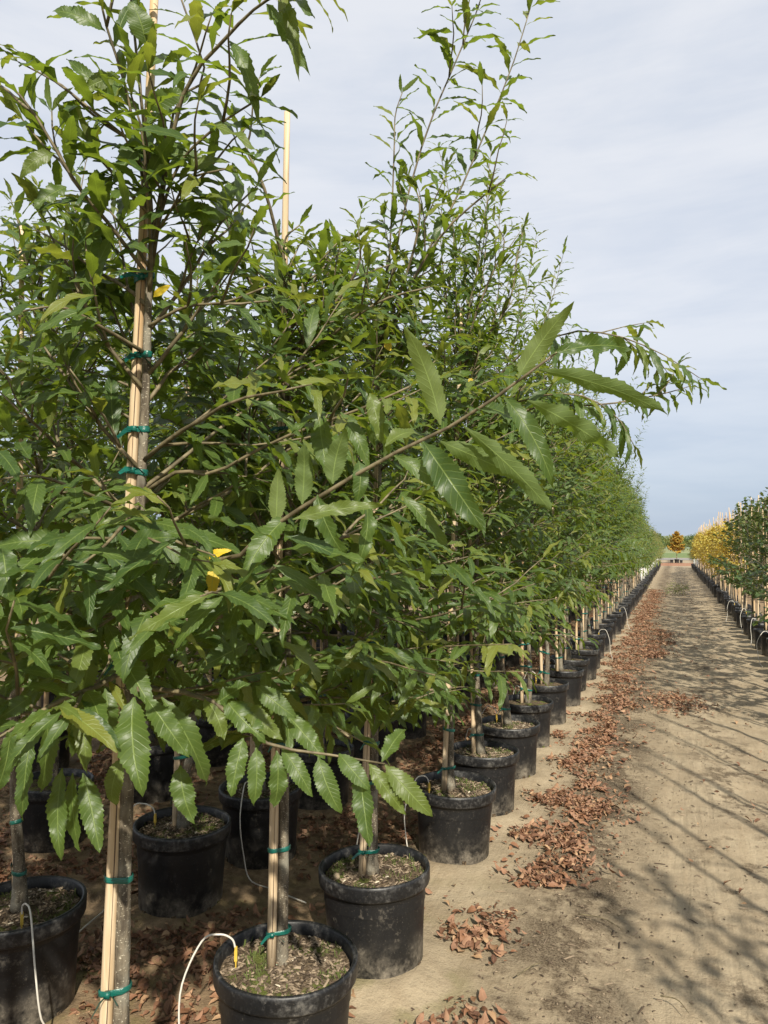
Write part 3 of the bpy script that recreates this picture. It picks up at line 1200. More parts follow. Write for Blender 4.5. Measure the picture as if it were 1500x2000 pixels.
    # stake and ties
    if stake is None:
        a = rng.uniform(2.6, 3.6)
        o_ = np.array([math.cos(a), math.sin(a), 0]) * .045
        tl = np.array([rng.uniform(-.05, .05), rng.uniform(-.05, .05), 0])
        b0 = np.array([trunk[0][0], trunk[0][1], 0]) + o_
        stake = (b0 + UP * (SOIL_Z - .03), b0 + tl + UP * (rng.uniform(2.45, 2.75)))
    mb = stake_mesh(*stake)
    stk = link("stake", mb.mesh("stake", M['stake'], off=off), root)
    if crack:
        fc = norm((CAM - stake[0])[:2])
        link("split", crack_mesh(stake[0] - off, stake[1] - off, .015, (fc[0], fc[1])), stk)
    tzs = trunk[:, 2]
    for k, z in enumerate(ties):
        f = (z - stake[0][2]) / (stake[1][2] - stake[0][2])
        pa = stake[0] + (stake[1] - stake[0]) * f - off
        pb = np.array([np.interp(z, tzs, trunk[:, 0]), np.interp(z, tzs, trunk[:, 1]), z]) - off
        fz = (z - tzs[0]) / (tzs[-1] - tzs[0])
        rb = .0205 + (.006 - .0205) * fz ** .8 + .0205 * .75 * math.exp(-fz * 26)
        kn = norm((CAM - stake[0])[:2]) if k % 2 == 0 or z > 1.5 else None
        link("tie", tie_mesh(pa, .0155 * (1 - .4 * f), pb, rb, knot=kn, seed=k + seed), root)
    return root


def keep_near(ymax, dmin=1.0, xmax=-0.30):
    def f(p, e):
        for q_ in (p, e):
            d = np.linalg.norm(q_ - CAM)
            if d < dmin or q_[0] > xmax:
                return False
            u, v, z = proj(q_)
            if z > .1 and v > ymax:
                return False
        return True
    return f


def keep_first(p, e):
    if not keep_near(1470, 1.12, -0.42)(p, e):
        return False
    for q_ in (p, e):
        u, v, z = proj(q_)
        if v < 930 and z < (1.24 if v < 480 else 1.40) and not (440 < u < 900):
            return False
        if 235 < u < 318 and 380 < v < 900 and z < 1.62:
            return False
    return True


def keep_first_custom(p, e):
    for q_ in (p, e):
        u, v, z = proj(q_)
        if 240 < u < 312 and 480 < v < 880 and z < 1.60:
            return False
    return keep_near(1500, 1.08, -0.35)(p, e)


F0, F1, F2, F3 = front[0], front[1], front[2], front[3]
Z0 = proj((F0[0], F0[1], SOIL_Z))[2]
Z1 = proj((F1[0], F1[1], SOIL_Z))[2]
Z2 = proj((F2[0], F2[1], SOIL_Z))[2]
Z3 = proj((F3[0], F3[1], SOIL_Z))[2]
grpF = "chestnut trees in the front row along the path"

# the two trees of the front row just out of the frame at the left, whose leaves and shade reach in
for i, b in enumerate(before[:1]):
    near_tree(b, 300 + i, "chestnut whose leaf sprays reach in at the left edge of the photo", grpF, nleaf=300, ties=(.45, .9),
              keepfn=keep_near(1500, 1.05, -0.75), cparams=dict(nb=24, rad=.60, top=3.0, z1=2.3), chips=False)

# tree 0: trunk and stake at the left, pot below the frame
tr0 = spline(np.array([P(232, 2222, Z0), P(237, 1980, Z0), P(245, 1640, Z0), P(262, 1200, Z0), P(281, 850, Z0), P(290, 600, Z0), P(297, 430, Z0)]), 14)
st0 = (P(196, 2222, Z0 - .01), P(304, -60, Z0 + .02))
c0 = [
    dict(px=[(272, 985, Z0), (245, 1020, 1.46), (200, 1070, 1.36), (150, 1110, 1.28)], size=.145, start=.1, sub=2, r=.0048, spacing=.03),
    dict(px=[(270, 1010, Z0), (300, 1030, 1.46), (350, 1060, 1.38), (420, 1085, 1.32)], size=.145, start=.1, sub=2, r=.0048, spacing=.03),
    dict(px=[(262, 1120, Z0), (262, 1140, 1.48), (285, 1180, 1.38), (330, 1220, 1.30)], size=.145, start=.1, sub=2, r=.0048, spacing=.03),
    dict(px=[(256, 1200, Z0), (230, 1200, 1.48), (180, 1230, 1.38), (110, 1250, 1.30)], size=.145, start=.1, sub=2, r=.0048, spacing=.03),
    dict(px=[(300, 430, Z0), (275, 330, 1.55), (240, 260, 1.5), (225, 200, 1.48)], size=.13, start=.1, sub=2, r=.0036, spacing=.03),
    dict(px=[(298, 470, Z0), (340, 400, 1.55), (370, 350, 1.5), (440, 330, 1.47)], size=.13, start=.1, sub=2, r=.0036, spacing=.03),
    dict(px=[(262, 1100, Z0), (375, 1096, 1.48), (460, 1090, 1.42), (515, 1040, 1.37), (640, 960, 1.31), (765, 888, 1.26), (900, 822, 1.21), (1010, 745, 1.16), (1088, 688, 1.13)], leaves=False, r=.0056, r1=.0018),
    dict(px=[(278, 965, Z0), (350, 920, 1.56), (415, 925, 1.52), (540, 860, 1.46), (700, 800, 1.40), (800, 755, 1.36)], size=.125, start=.25, sub=2, r=.0048),
    dict(px=[(252, 1330, Z0), (300, 1345, 1.50), (400, 1362, 1.42), (480, 1420, 1.40), (535, 1457, 1.40), (650, 1475, 1.42), (752, 1492, 1.44)], leaves=False, r=.006, r1=.0018),
    dict(px=[(252, 1300, Z0), (200, 1335, 1.42), (110, 1372, 1.32), (40, 1415, 1.26), (-20, 1450, 1.22)], size=.13, start=.3, sub=1),
    dict(px=[(252, 1290, Z0), (262, 1310, 1.45), (270, 1350, 1.30)], leaves=False, r=.004),
    dict(px=[(297, 520, Z0), (350, 205, 1.52), (450, 65, 1.44), (530, -5, 1.38), (600, -20, 1.33)], size=.135, start=.15, spacing=.034, r=.0048, sub=1),
    dict(px=[(290, 540, Z0), (215, 440, 1.52), (150, 360, 1.47), (60, 212, 1.42), (-10, 140, 1.40)], size=.125, start=.12, sub=3, r=.0048, spacing=.034),
    dict(px=[(297, 440, Z0), (290, 330, Z0 - .03), (272, 160, Z0 - .05), (258, 20, Z0 - .06), (250, -60, Z0 - .06)], size=.128, start=.03, spacing=.021, r=.0045),
    dict(px=[(290, 420, Z0), (250, 190, 1.55), (205, 40, 1.5), (190, -60, 1.48)], size=.12, start=.1, spacing=.034, r=.0036, sub=1),
    dict(px=[(300, 470, Z0), (345, 330, 1.54), (420, 250, 1.50), (510, 190, 1.46)], size=.125, start=.05, sub=3, r=.004, spacing=.032),
    dict(px=[(296, 470, Z0), (320, 340, 1.6), (345, 200, 1.62), (400, 150, 1.6), (365, 30, 1.58), (340, -40, 1.58)], size=.115, start=.1, spacing=.032, r=.0036, sub=1),
    dict(px=[(285, 640, Z0), (360, 600, 1.55), (440, 590, 1.5), (520, 560, 1.48)], size=.12, start=.1, sub=3, spacing=.033, r=.004),
    dict(px=[(285, 690, Z0), (200, 640, 1.5), (120, 600, 1.42), (30, 610, 1.38)], size=.125, start=.1, sub=2, r=.0045, spacing=.034),
    dict(px=[(270, 1010, Z0), (160, 960, 1.45), (70, 930, 1.35), (-20, 940, 1.3)], size=.13, start=.1, sub=3, r=.0045, spacing=.034),
]
H0 = [
    ((860, 830, 1.22), (826, 662, 1.26), 52, -1), ((1012, 738, 1.15), (1086, 612, 1.17), 44, -1), ((1076, 692, 1.13), (1240, 660, 1.16), 34),
    ((1052, 722, 1.14), (1296, 786, 1.10), 40, -1), ((1030, 782, 1.15), (1192, 872, 1.10), 44, -1), ((985, 776, 1.17), (1095, 912, 1.12), 52),
    ((905, 832, 1.2), (1092, 1002, 1.14), 44, -1), ((826, 862, 1.23), (936, 1016, 1.18), 58), ((860, 862, 1.22), (1012, 932, 1.2), 42, -1),
    ((650, 945, 1.3), (656, 850, 1.32), 46, -1), ((620, 966, 1.31), (652, 1092, 1.27), 42), ((712, 966, 1.28), (726, 1106, 1.24), 40),
    ((700, 900, 1.3), (712, 968, 1.27), 34), ((930, 798, 1.19), (1035, 806, 1.24), 36), ((625, 800, 1.42), (630, 926, 1.38), 42),
    ((665, 805, 1.4), (722, 892, 1.36), 38), ((722, 768, 1.39), (748, 846, 1.36), 34), ((752, 872, 1.27), (822, 812, 1.3), 40),
    ((785, 966, 1.26), (872, 1066, 1.22), 36), ((560, 1010, 1.36), (470, 1105, 1.3), 48), ((590, 985, 1.34), (600, 880, 1.37), 40, -1),
    ((540, 1020, 1.36), (535, 935, 1.4), 36, -1), ((770, 890, 1.25), (905, 975, 1.22), 40),
    # the low sprays hanging in front
    ((262, 1362, 1.30), (252, 1530, 1.24), 66), ((285, 1362, 1.32), (346, 1470, 1.28), 56), ((315, 1362, 1.38), (420, 1528, 1.33), 54),
    ((240, 1478, 1.33), (190, 1580, 1.3), 44), ((352, 1495, 1.42), (352, 1600, 1.38), 52), ((62, 1432, 1.27), (44, 1588, 1.22), 40),
    ((92, 1382, 1.3), (86, 1562, 1.25), 44), ((122, 1500, 1.36), (104, 1660, 1.32), 36), ((142, 1510, 1.37), (142, 1655, 1.33), 34),
    ((162, 1510, 1.36), (192, 1645, 1.32), 42), ((230, 1272, 1.38), (272, 1360, 1.3), 52), ((146, 1214, 1.35), (48, 1292, 1.28), 60),
    ((146, 1236, 1.34), (4, 1322, 1.28), 46), ((180, 1260, 1.4), (165, 1365, 1.36), 46), ((270, 1290, 1.4), (318, 1240, 1.42), 42),
    ((622, 1478, 1.42), (646, 1582, 1.38), 42), ((662, 1472, 1.42), (706, 1538, 1.38), 40), ((702, 1500, 1.43), (722, 1634, 1.38), 40),
    ((720, 1490, 1.44), (776, 1588, 1.4), 38), ((752, 1494, 1.44), (828, 1592, 1.4), 44), ((746, 1488, 1.44), (792, 1414, 1.48), 36),
    ((550, 1460, 1.42), (606, 1542, 1.38), 42), ((540, 1466, 1.41), (550, 1576, 1.38), 40), ((470, 1370, 1.42), (530, 1442, 1.38), 44),
    ((500, 1340, 1.45), (560, 1400, 1.42), 40), ((560, 1395, 1.5), (622, 1472, 1.46), 42), ((440, 1365, 1.42), (496, 1445, 1.38), 46),
    ((400, 1362, 1.42), (445, 1425, 1.38), 40), ((445, 1262, 1.45), (400, 1310, 1.4), 44), ((485, 1255, 1.45), (405, 1300, 1.4), 42),
    ((540, 1252, 1.5), (640, 1310, 1.46), 40), ((500, 1460, 1.4), (510, 1560, 1.36), 44), ((475, 1440, 1.4), (450, 1540, 1.36), 40),
    ((420, 1375, 1.42), (480, 1345, 1.42), 36), ((60, 1360, 1.3), (10, 1400, 1.26), 40), ((150, 1365, 1.36), (180, 1480, 1.3), 44),
    ((195, 1350, 1.4), (140, 1470, 1.34), 44), ((20, 1420, 1.25), (5, 1540, 1.2), 40), ((205, 1345, 1.4), (225, 1450, 1.36), 42),
    # upper sprays
    ((548, -12, 1.37), (592, 102, 1.33), 34), ((520, 8, 1.39), (582, 112, 1.35), 34), ((448, 80, 1.44), (516, 178, 1.4), 36),
    ((250, 215, 1.55), (126, 118, 1.5), 34), ((235, 150, 1.55), (160, 165, 1.5), 32), ((205, 60, 1.5), (108, 5, 1.45), 34),
    ((285, 90, 1.53), (278, 10, 1.5), 52), ((288, 215, 1.53), (345, 165, 1.5), 48), ((290, 260, 1.54), (232, 350, 1.5), 40),
    ((130, 365, 1.46), (72, 395, 1.42), 36), ((105, 300, 1.44), (36, 320, 1.4), 34), ((290, 300, 1.55), (420, 290, 1.5), 44),
    ((335, 370, 1.54), (420, 395, 1.5), 46), ((335, 410, 1.55), (430, 425, 1.5), 38), ((350, 350, 1.53), (420, 290, 1.5), 44),
    ((145, 1060, 1.28), (-10, 1052, 1.22), 42), ((4, 1070, 1.22), (20, 1150, 1.18), 52), ((390, 1135, 1.42), (372, 1192, 1.38), 40),
    ((480, 1150, 1.42), (440, 1235, 1.38), 36), ((330, 1115, 1.45), (260, 1150, 1.4), 44), ((250, 1060, 1.4), (330, 1050, 1.38), 40),
]
Y0 = [((424, 1104, 1.40), (400, 1160, 1.37), 32), ((398, 1090, 1.41), (438, 1072, 1.38), 20), ((300, 580, 1.55), (326, 552, 1.53), 18)]
near_tree(F0, 21, "chestnut nearest the camera, its pot below the photo's lower edge", grpF, trunk=tr0, stake=st0, custom=c0, heroes=H0, yellow=Y0,
          keepfn=keep_first, keepcustom=keep_first_custom, ties=(.62, .86, 1.34, 1.62, 1.74, 1.83, 1.99, 2.16, 2.42), nleaf=300, crack=True,
          cparams=dict(nb=30, rad=.64, z0=1.10, z1=2.12, shoots=0, top=3.2, size=.146, spacing=.030), soil_i=0)

# tree 1: the pot cut by the lower edge
tr1 = spline(np.array([P(551, 1895, Z1), P(552, 1830, Z1), P(556, 1500, Z1), P(562, 1100, Z1), P(562, 800, Z1), P(564, 640, Z1), P(568, 520, Z1)]), 14)
st1 = (P(530, 1900, Z1 - .01), P(561, 219, Z1))
c1 = [dict(px=[(565, 620, Z1), (556, 540, 2.15), (556, 470, 2.12), (585, 440, 2.1)], size=.11, start=.1, spacing=.03),
      dict(px=[(565, 690, Z1), (640, 610, 2.15), (700, 520, 2.1), (700, 450, 2.08)], size=.12, start=.2, sub=2),
      dict(px=[(565, 560, Z1), (520, 380, 2.1), (485, 300, 2.08), (470, 250, 2.06)], size=.11, start=.2, sub=1),
      dict(px=[(562, 720, Z1), (640, 660, 2.05), (740, 590, 1.95), (840, 560, 1.9)], size=.12, start=.2, sub=2)]
Y1 = [((592, 590, 2.1), (578, 572, 2.08), 14)]
near_tree(F1, 42, "chestnut in the pot cut by the photo's lower edge", grpF, trunk=tr1, stake=st1, custom=c1, yellow=Y1, keepfn=keep_near(1455, 1.2, -0.30),
          ties=(.41, .66, .98, 1.35, 1.60, 1.93, 2.17, 2.41), nleaf=300, crack=True, cparams=dict(nb=34, rad=.64, z0=1.0, z1=2.25, shoots=1, top=2.6, spacing=.031), soil_i=1)

# tree 2: tall thin shoots against the sky
tr2 = spline(np.array([P(727, 1716, Z2), P(729, 1600, Z2), P(733, 1300, Z2), P(738, 1000, Z2), P(745, 760, Z2), P(752, 600, Z2), P(758, 500, Z2)]), 14)
st2 = (P(707, 1720, Z2 - .01), P(746, 640, Z2))
c2 = [dict(px=[(738, 760, Z2), (762, 560, 2.85), (792, 400, 2.82), (836, 250, 2.8), (886, 130, 2.78), (932, 20, 2.76), (950, -40, 2.76)], size=.150, start=.04, spacing=.027, sub=2, r=.0048),
      dict(px=[(752, 640, Z2), (764, 440, 2.85), (770, 290, 2.84), (772, 225, 2.84), (786, 180, 2.83)], size=.135, start=.1, spacing=.027, r=.0038),
      dict(px=[(756, 660, Z2), (820, 520, 2.8), (885, 400, 2.77), (945, 265, 2.75), (1000, 130, 2.72), (1036, 15, 2.7)], size=.150, start=.05, spacing=.027, sub=1, r=.0048),
      dict(px=[(750, 700, Z2), (800, 560, 2.75), (870, 450, 2.68), (960, 370, 2.62), (1000, 340, 2.6)], size=.12, start=.1, sub=3),
      dict(px=[(745, 780, Z2), (700, 600, 2.8), (650, 520, 2.75), (600, 480, 2.7)], size=.11, start=.15, sub=2),
      dict(px=[(733, 1320, Z2), (768, 1340, 2.7), (820, 1345, 2.6), (885, 1358, 2.55)], size=.115, start=.15, sub=2),
      dict(px=[(752, 650, Z2), (805, 500, 2.75), (820, 400, 2.7), (800, 350, 2.7)], size=.115, start=.15, sub=2)]
Y2 = [((752, 668, 2.7), (766, 680, 2.68), 20), ((915, 740, 2.7), (924, 748, 2.7), 12)]
near_tree(F2, 63, "chestnut with the tallest thin shoots against the sky, mossy soil in its pot", grpF, trunk=tr2, stake=st2, custom=c2, yellow=Y2, keepfn=keep_near(1440, 1.3, -0.22),
          ties=(.40, .66, .82, 1.2, 1.5, 1.9), nleaf=300, crack=True, cparams=dict(nb=33, rad=.66, z0=.98, z1=2.4, shoots=1, top=2.9, spacing=.031), soil_i=2)

# tree 3: long arching branch over the path
tr3 = spline(np.array([P(880, 1548, Z3), P(880, 1450, Z3), P(884, 1250, Z3), P(890, 1000, Z3), P(892, 850, Z3), P(900, 700, Z3), P(905, 600, Z3)]), 14)
st3 = (P(867, 1550, Z3 - .01), P(902, 600, Z3))
c3 = [dict(px=[(892, 900, Z3), (985, 720, 3.7), (1100, 652, 3.5), (1200, 655, 3.38), (1290, 690, 3.32), (1366, 738, 3.28)], size=.185, start=.12, spacing=.032, sub=4, r=.0065, droop=.8),
      dict(px=[(892, 880, Z3), (1000, 790, 3.6), (1120, 770, 3.4), (1200, 810, 3.35), (1236, 866, 3.3)], size=.17, start=.12, sub=4, spacing=.034, droop=.7),
      dict(px=[(892, 860, Z3), (1030, 800, 3.55), (1180, 790, 3.4), (1290, 770, 3.36), (1345, 755, 3.34)], size=.16, start=.15, sub=2, spacing=.034, droop=.6),
      dict(px=[(900, 700, Z3), (950, 560, 3.75), (985, 480, 3.7), (965, 430, 3.7)], size=.11, start=.1, sub=2),
      dict(px=[(900, 720, Z3), (990, 600, 3.8), (1010, 500, 3.8), (1025, 440, 3.8)], size=.105, start=.1, sub=2)]
near_tree(F3, 84, "chestnut whose longest branch arches out over the path", grpF, trunk=tr3, stake=st3, custom=c3, keepfn=keep_near(1420, 1.5, 0.45),
          ties=(.42, .62, .8, 1.0, 1.3), nleaf=300, var=('HI', HI), cparams=dict(nb=32, rad=.66, z0=1.06, z1=2.6, shoots=5, top=3.75, spacing=.033), soil_i=3)

labels_front = {4: "chestnut in the fifth pot of the front row, behind the arching branch", 5: "chestnut in the sixth pot of the front row",
                6: "chestnut in the seventh pot of the front row", 7: "chestnut in the eighth pot of the front row"}
for i in range(4, 8):
    b = front[i]
    near_tree(b, 100 + i * 7, labels_front[i], grpF, keepfn=keep_near(1420, 1.5, 0.1), ties=(.42, .60, .78, .97, 1.3), nleaf=220, var=('MID', MID),
              cparams=dict(nb=31, rad=.66, z0=1.13, z1=2.65, shoots=5, top=[3.8, 3.9, 3.8, 4.15][i - 4], spacing=.036), soil_i=i, chips=i < 6)
grp2 = "chestnut trees in the second row from the path"
l2 = ["second-row chestnut beyond the photo's left edge", "second-row chestnut in the pot cut by the left edge, beside a drip tube loop",
      "second-row chestnut whose whole pot shows between the first two front trunks", "second-row chestnut just left of the front trunk with the green knots, pot half hidden"]
for i in range(1, 4):
    near_tree(row2[i], 200 + i * 7, l2[i], grp2, keepfn=keep_near(1400, 1.5, -1.2), ties=(.45, .62, .85), nleaf=200, var=('MID', MID),
              cparams=dict(nb=25, rad=.64, z0=1.12, z1=2.45, shoots=2, top=3.2), soil_i=i + 1, chips=True)

# ------------------------------------------------------------------ farther trees: a few crowns, copied


class Kind:
    pass


def make_kind(seed, var, mat, cp, pot=POT, soil=None, stake_h=2.6, ties=True, guard=False, sides=6, r0=.0205, bare=False):
    rng = np.random.default_rng(seed)
    k = Kind()
    trunk = trunk_line(rng, (0, 0), cp.get('z1', 2.4) + .15, (rng.uniform(-.05, .05), rng.uniform(-.05, .05)))
    k.trunk = trunk_mesh("trunk", trunk, sides=7, r0=r0)
    br, L = crown(rng, trunk, **cp)
    mb = MB()
    for tubes in br:
        for (p, r) in tubes:
            mb.add(*tube(p[::2] if len(p) > 5 else p, (r * 1.15)[::2] if len(p) > 5 else r, 3, False))
    k.branches = mb.mesh("branches", M['shoot'])
    k.foliage = None if bare else L.joined("foliage", var, mat)
    a = rng.uniform(2.5, 3.7)
    b0 = np.array([math.cos(a), math.sin(a), 0]) * .045
    s0, s1 = b0 + UP * (SOIL_Z - .03), b0 + np.array([rng.uniform(-.06, .06), rng.uniform(-.06, .06), stake_h])
    k.stake = stake_mesh(s0, s1, sides=8).mesh("stake", M['stake'])
    k.ties = []
    if ties:
        for j, z in enumerate((.44, .66, .86)):
            f = (z - s0[2]) / (s1[2] - s0[2])
            pb = np.array([np.interp(z, trunk[:, 2], trunk[:, 0]), np.interp(z, trunk[:, 2], trunk[:, 1]), z])
            k.ties.append(tie_mesh(s0 + (s1 - s0) * f, .015, pb, .019, seed=j))
    k.guard = None
    if guard:
        mb = MB()
        mb.add(*tube([(0, 0, .3), (0, 0, .6), (0.004, 0, .9)], (.034, .033, .033), 8))
        k.guard = mb.mesh("trunk_guard", M['guard'])
    k.pot, k.soil = pot, (soil or SOILS[seed % 5])
    return k


def put_kind(k, name, xy, label, cat, group, rz, sc=1.0, ties=True, full=True, rng=rs):
    root = empty(name, (xy[0], xy[1], 0), rz)
    root.scale = (sc, sc, sc)
    tag(root, label, cat, group)
    po = link("pot", k.pot, root)
    po.rotation_euler = (R(rng.gauss(0, .8)), R(rng.gauss(0, .8)), rng.uniform(0, 6.28))
    if full:
        link("soil", k.soil, root)
    link("trunk", k.trunk, root)
    tag(link("branches", k.branches, root), kind='stuff')
    if k.foliage is not None:
        tag(link("foliage", k.foliage, root), kind='stuff')
    st = link("stake", k.stake, root)
    if ties:
        for tmesh in k.ties:
            link("tie", tmesh, root)
    if k.guard is not None:
        link("trunk_guard", k.guard, root)
    return root


midk = [make_kind(500 + i, MID, M['leaf'], dict(nb=26, rad=.66, z0=1.18, z1=2.55, shoots=5, top=[3.7, 3.9, 3.75, 3.5, 3.8][i], spacing=.037)) for i in range(5)]
lowk = [make_kind(520 + i, LOW, M['leaf'], dict(nb=24, rad=.66, z0=1.20, z1=2.5, shoots=5, top=[3.5, 3.7, 3.6, 3.4, 3.6][i], spacing=.040, size=.145)) for i in range(5)]
olivek = [make_kind(540 + i, LOW, M['olive_leaf'], dict(nb=18, rad=.50, z0=.85, z1=1.95, shoots=2, top=[2.35, 2.5, 2.2][i], spacing=.055, size=.12, sub=2), guard=True, stake_h=2.35) for i in range(3)]
for i in range(8, len(front)):
    b = front[i]
    y = b[1]
    rz = rs.uniform(-.7, .7)
    if y < 14:
        lab = "chestnut in the %s pot of the front row" % (ORD[i] if i < 20 else "next")
        put_kind(midk[i % 5], "potted_chestnut_tree", b, lab, "potted tree", grpF, rz, rs.uniform(.96, 1.05))
    elif y < 27:
        n_ = i + 1
        lab = ("chestnut in the %s pot of the front row" % ORD[i]) if i < 20 else "tall green chestnut far along the front row of pots"
        put_kind(lowk[i % 5], "potted_chestnut_tree", b, lab, "potted tree", grpF, rz, rs.uniform(.93, 1.02), ties=y < 20)
    else:
        put_kind(olivek[i % 3], "potted_tree", b, "short olive green tree with white trunk guard at the far end of the left row", "potted tree",
                 "olive green trees at the far end of the left row", rz, rs.uniform(.92, 1.06), ties=False)
# the rest of the second row
for i, b in enumerate(row2):
    if i in (1, 2, 3):
        continue
    lab = l2[0] if i == 0 else ("second-row chestnut in the %s pot counted from the left edge" % ORD[i - 1] if i < 12 else "chestnut far along the second row behind the front pots")
    put_kind(midk[(i + 2) % 5] if b[1] < 10 else lowk[i % 5], "potted_chestnut_tree", b, lab, "potted tree", grp2, rs.uniform(-.7, .7), rs.uniform(.95, 1.04), ties=b[1] < 9)
for lst, lab, grp in ((row3, "chestnut in the shade of the third row from the path", "chestnut trees in the third row"),
                      (row4, "chestnut in the shade of the fourth row from the path", "chestnut trees in the fourth row"),
                      (row5, "chestnut in the deepest row seen between the trunks", "chestnut trees in the fifth row")):
    for i, b in enumerate(lst):
        put_kind((midk if b[1] < 6 else lowk)[i % 5], "potted_chestnut_tree", b, lab, "potted tree", grp, rs.uniform(-.7, .7), rs.uniform(.92, 1.02), ties=False)

# right-hand row
rk = [make_kind(600 + i, RND, M['right_leaf'], dict(nb=13, rad=.56, z0=.82, z1=1.95, shoots=2, top=2.35, spacing=.07, size=.09, sub=2), pot=POT_S, soil=SOIL_S, stake_h=2.35, ties=True, r0=.016) for i in range(3)]
bare = [make_kind(660 + i, RND, M['right_leaf'], dict(nb=4, rad=.36, z0=1.3, z1=2.1, shoots=1, top=2.5, spacing=.2, size=.085, sub=0), pot=POT_S, soil=SOIL_S, stake_h=2.4, ties=False, r0=.018, bare=True) for i in range(2)]  # leafless crowns, shaped so that unseen trees cast thin streaks of shade
gk = [make_kind(620 + i, RND, M['gold_leaf'], dict(nb=14, rad=.46, z0=1.0, z1=1.85, shoots=2, top=2.15, spacing=.062, size=.085, sub=3), pot=POT_S, soil=SOIL_S, stake_h=2.45, ties=False, r0=.016) for i in range(3)]
ok = [make_kind(640, RND, M['orange_leaf'], dict(nb=30, rad=.80, z0=1.0, z1=2.5, shoots=4, top=3.0, spacing=.03, size=.16, sub=4), stake_h=2.3, ties=False)]
redk = [make_kind(650 + i, RND, M['red_leaf'], dict(nb=14, rad=.46, z0=1.1, z1=2.2, shoots=3, top=2.6, spacing=.075, size=.08, sub=2), pot=POT_S, soil=SOIL_S, stake_h=2.5, ties=False) for i in range(2)]
ri = 0
for i, b in enumerate(right):
    y = b[1]
    if y < 6.9 and i % 9 != 2:  # out of view: bare trees added in two lines to stripe the path with shade
        put_kind(bare[i % 2], "unseen_bare_tree", b, "unseen bare tree added right of the path to streak it with shade", "potted tree", "unseen bare trees added to streak the path with shade",
                 rs.uniform(0, 6.28), rs.uniform(.95, 1.06), ties=False)
        put_kind(bare[(i + 1) % 2], "unseen_bare_tree", (b[0] + .95, b[1] + .2), "unseen bare tree added right of the path to streak it with shade", "potted tree", "unseen bare trees added to streak the path with shade",
                 rs.uniform(0, 6.28), rs.uniform(.95, 1.06), ties=False)
        continue
    if y < 17.5:
        vis = y > 6.4
        if vis:
            lab = "round-leaved green tree in the %s pot of the right-hand row" % ORD[min(ri, 19)]
            ri += 1
        else:  # out of view, left leafy to cast broad soft shade on the path
            lab = "unseen round-leaved tree added to throw soft shade on the near path"
        put_kind(rk[i % 3], "potted_green_tree", b, lab, "potted tree", "round-leaved green trees right of the path", rs.uniform(0, 6.28), rs.uniform(.95, 1.06), ties=y < 13)
    elif y < 46:
        gi = sum(1 for b2 in right[:i] if b2[1] >= 17.5)
        put_kind(gk[i % 3], "potted_golden_tree", b, ("golden yellow tree, %s beyond the last green tree of the right-hand row" % ORD[gi]) if gi < 8 else "golden yellow autumn tree farther along the right side of the path", "potted tree", "golden trees right of the path",
                 rs.uniform(0, 6.28), rs.uniform(.93, 1.06), ties=False)
    else:
        put_kind(olivek[i % 3], "potted_tree", b, "small green tree at the far end of the right row", "potted tree", "green trees at the far end of the right row",
                 rs.uniform(0, 6.28), rs.uniform(.75, .9), ties=False)
for i, b in enumerate(right2):
    put_kind(redk[i % 2], "potted_red_tree", b, "thin dull red tree standing behind the golden trees", "potted tree", "dull red trees behind the golden ones",
             rs.uniform(0, 6.28), rs.uniform(.9, 1.15), ties=False)
pe = on_plane(1322, 1099, 0)
put_kind(ok[0], "potted_orange_tree", pe, "orange and green autumn tree in a pot at the end of the path", "potted tree", None, 1.0, 0.95, ties=False)
for dx, s in ((-.42, .8), (.36, .7)):
    e = empty("empty_pot", (pe[0] + dx, pe[1] - .4, 0))
    e.scale = (s, s, s * 1.1)
    tag(e, "black pot standing %s of the orange tree at the path's end" % ("left" if dx < 0 else "right"), "plant pot", "pots at the end of the path")
    link("pot", POT_S, e)
    link("soil", SOIL_S, e)

# blue stake among the second and third rows
bp = on_plane(768, 1420, 0.0)
mb = stake_mesh((0, 0, -.05), (.02, .0, 1.25), .019)
bs = link("blue_stake", mb.mesh("blue_stake", M['blue']), None, (-2.62, 6.35, 0))
tag(bs, "blue painted stake standing between the second and third rows", "stake")


# ------------------------------------------------------------------ drip tubes
def drip(center, az, run, label, group, rad=.0030, reach=.05, side=None):
    root = empty("drip_tube", (center[0], center[1], 0))
    tag(root, label, "drip tube", group)
    a = np.array([math.cos(az), math.sin(az), 0])
    s = np.array([-a[1], a[0], 0])
    e0 = a * .135 + UP * (SOIL_Z + .055)
    run = np.asarray(run, float)
    pts = [e0, e0 + UP * .035 + a * .012, a * .185 + UP * .405 + s * .01, a * .235 + UP * .39 + s * .02, a * (.262 + reach) + UP * .26 + s * .03, a * (.262 + reach) + UP * .10 + s * .05,
           a * .30 - UP * .012 + s * .09]
    g_ = pts[-1] + np.array([run[0] * .4, run[1] * .4, -.004])
    pts += [g_, g_ + np.array([run[0] * .6, run[1] * .6, 0])]
    mb = MB()
    mb.add(*tube(spline(pts, 44), rad, 8))
    link("tube", mb.mesh("tube", M['drip']), root)
    mb = MB()
    mb.add(*box(e0 - UP * .014, (.0045, .0045, .016), az))
    mb.add(*tube([e0 - UP * .055, e0 - UP * .028], (.0016, .0032), 6))
    mb.add(*tube([e0 + UP * .0, e0 + UP * .012], (.0048, .0046), 8))
    link("emitter", mb.mesh("emitter", M['emitter'], smooth=False), root)
    return root


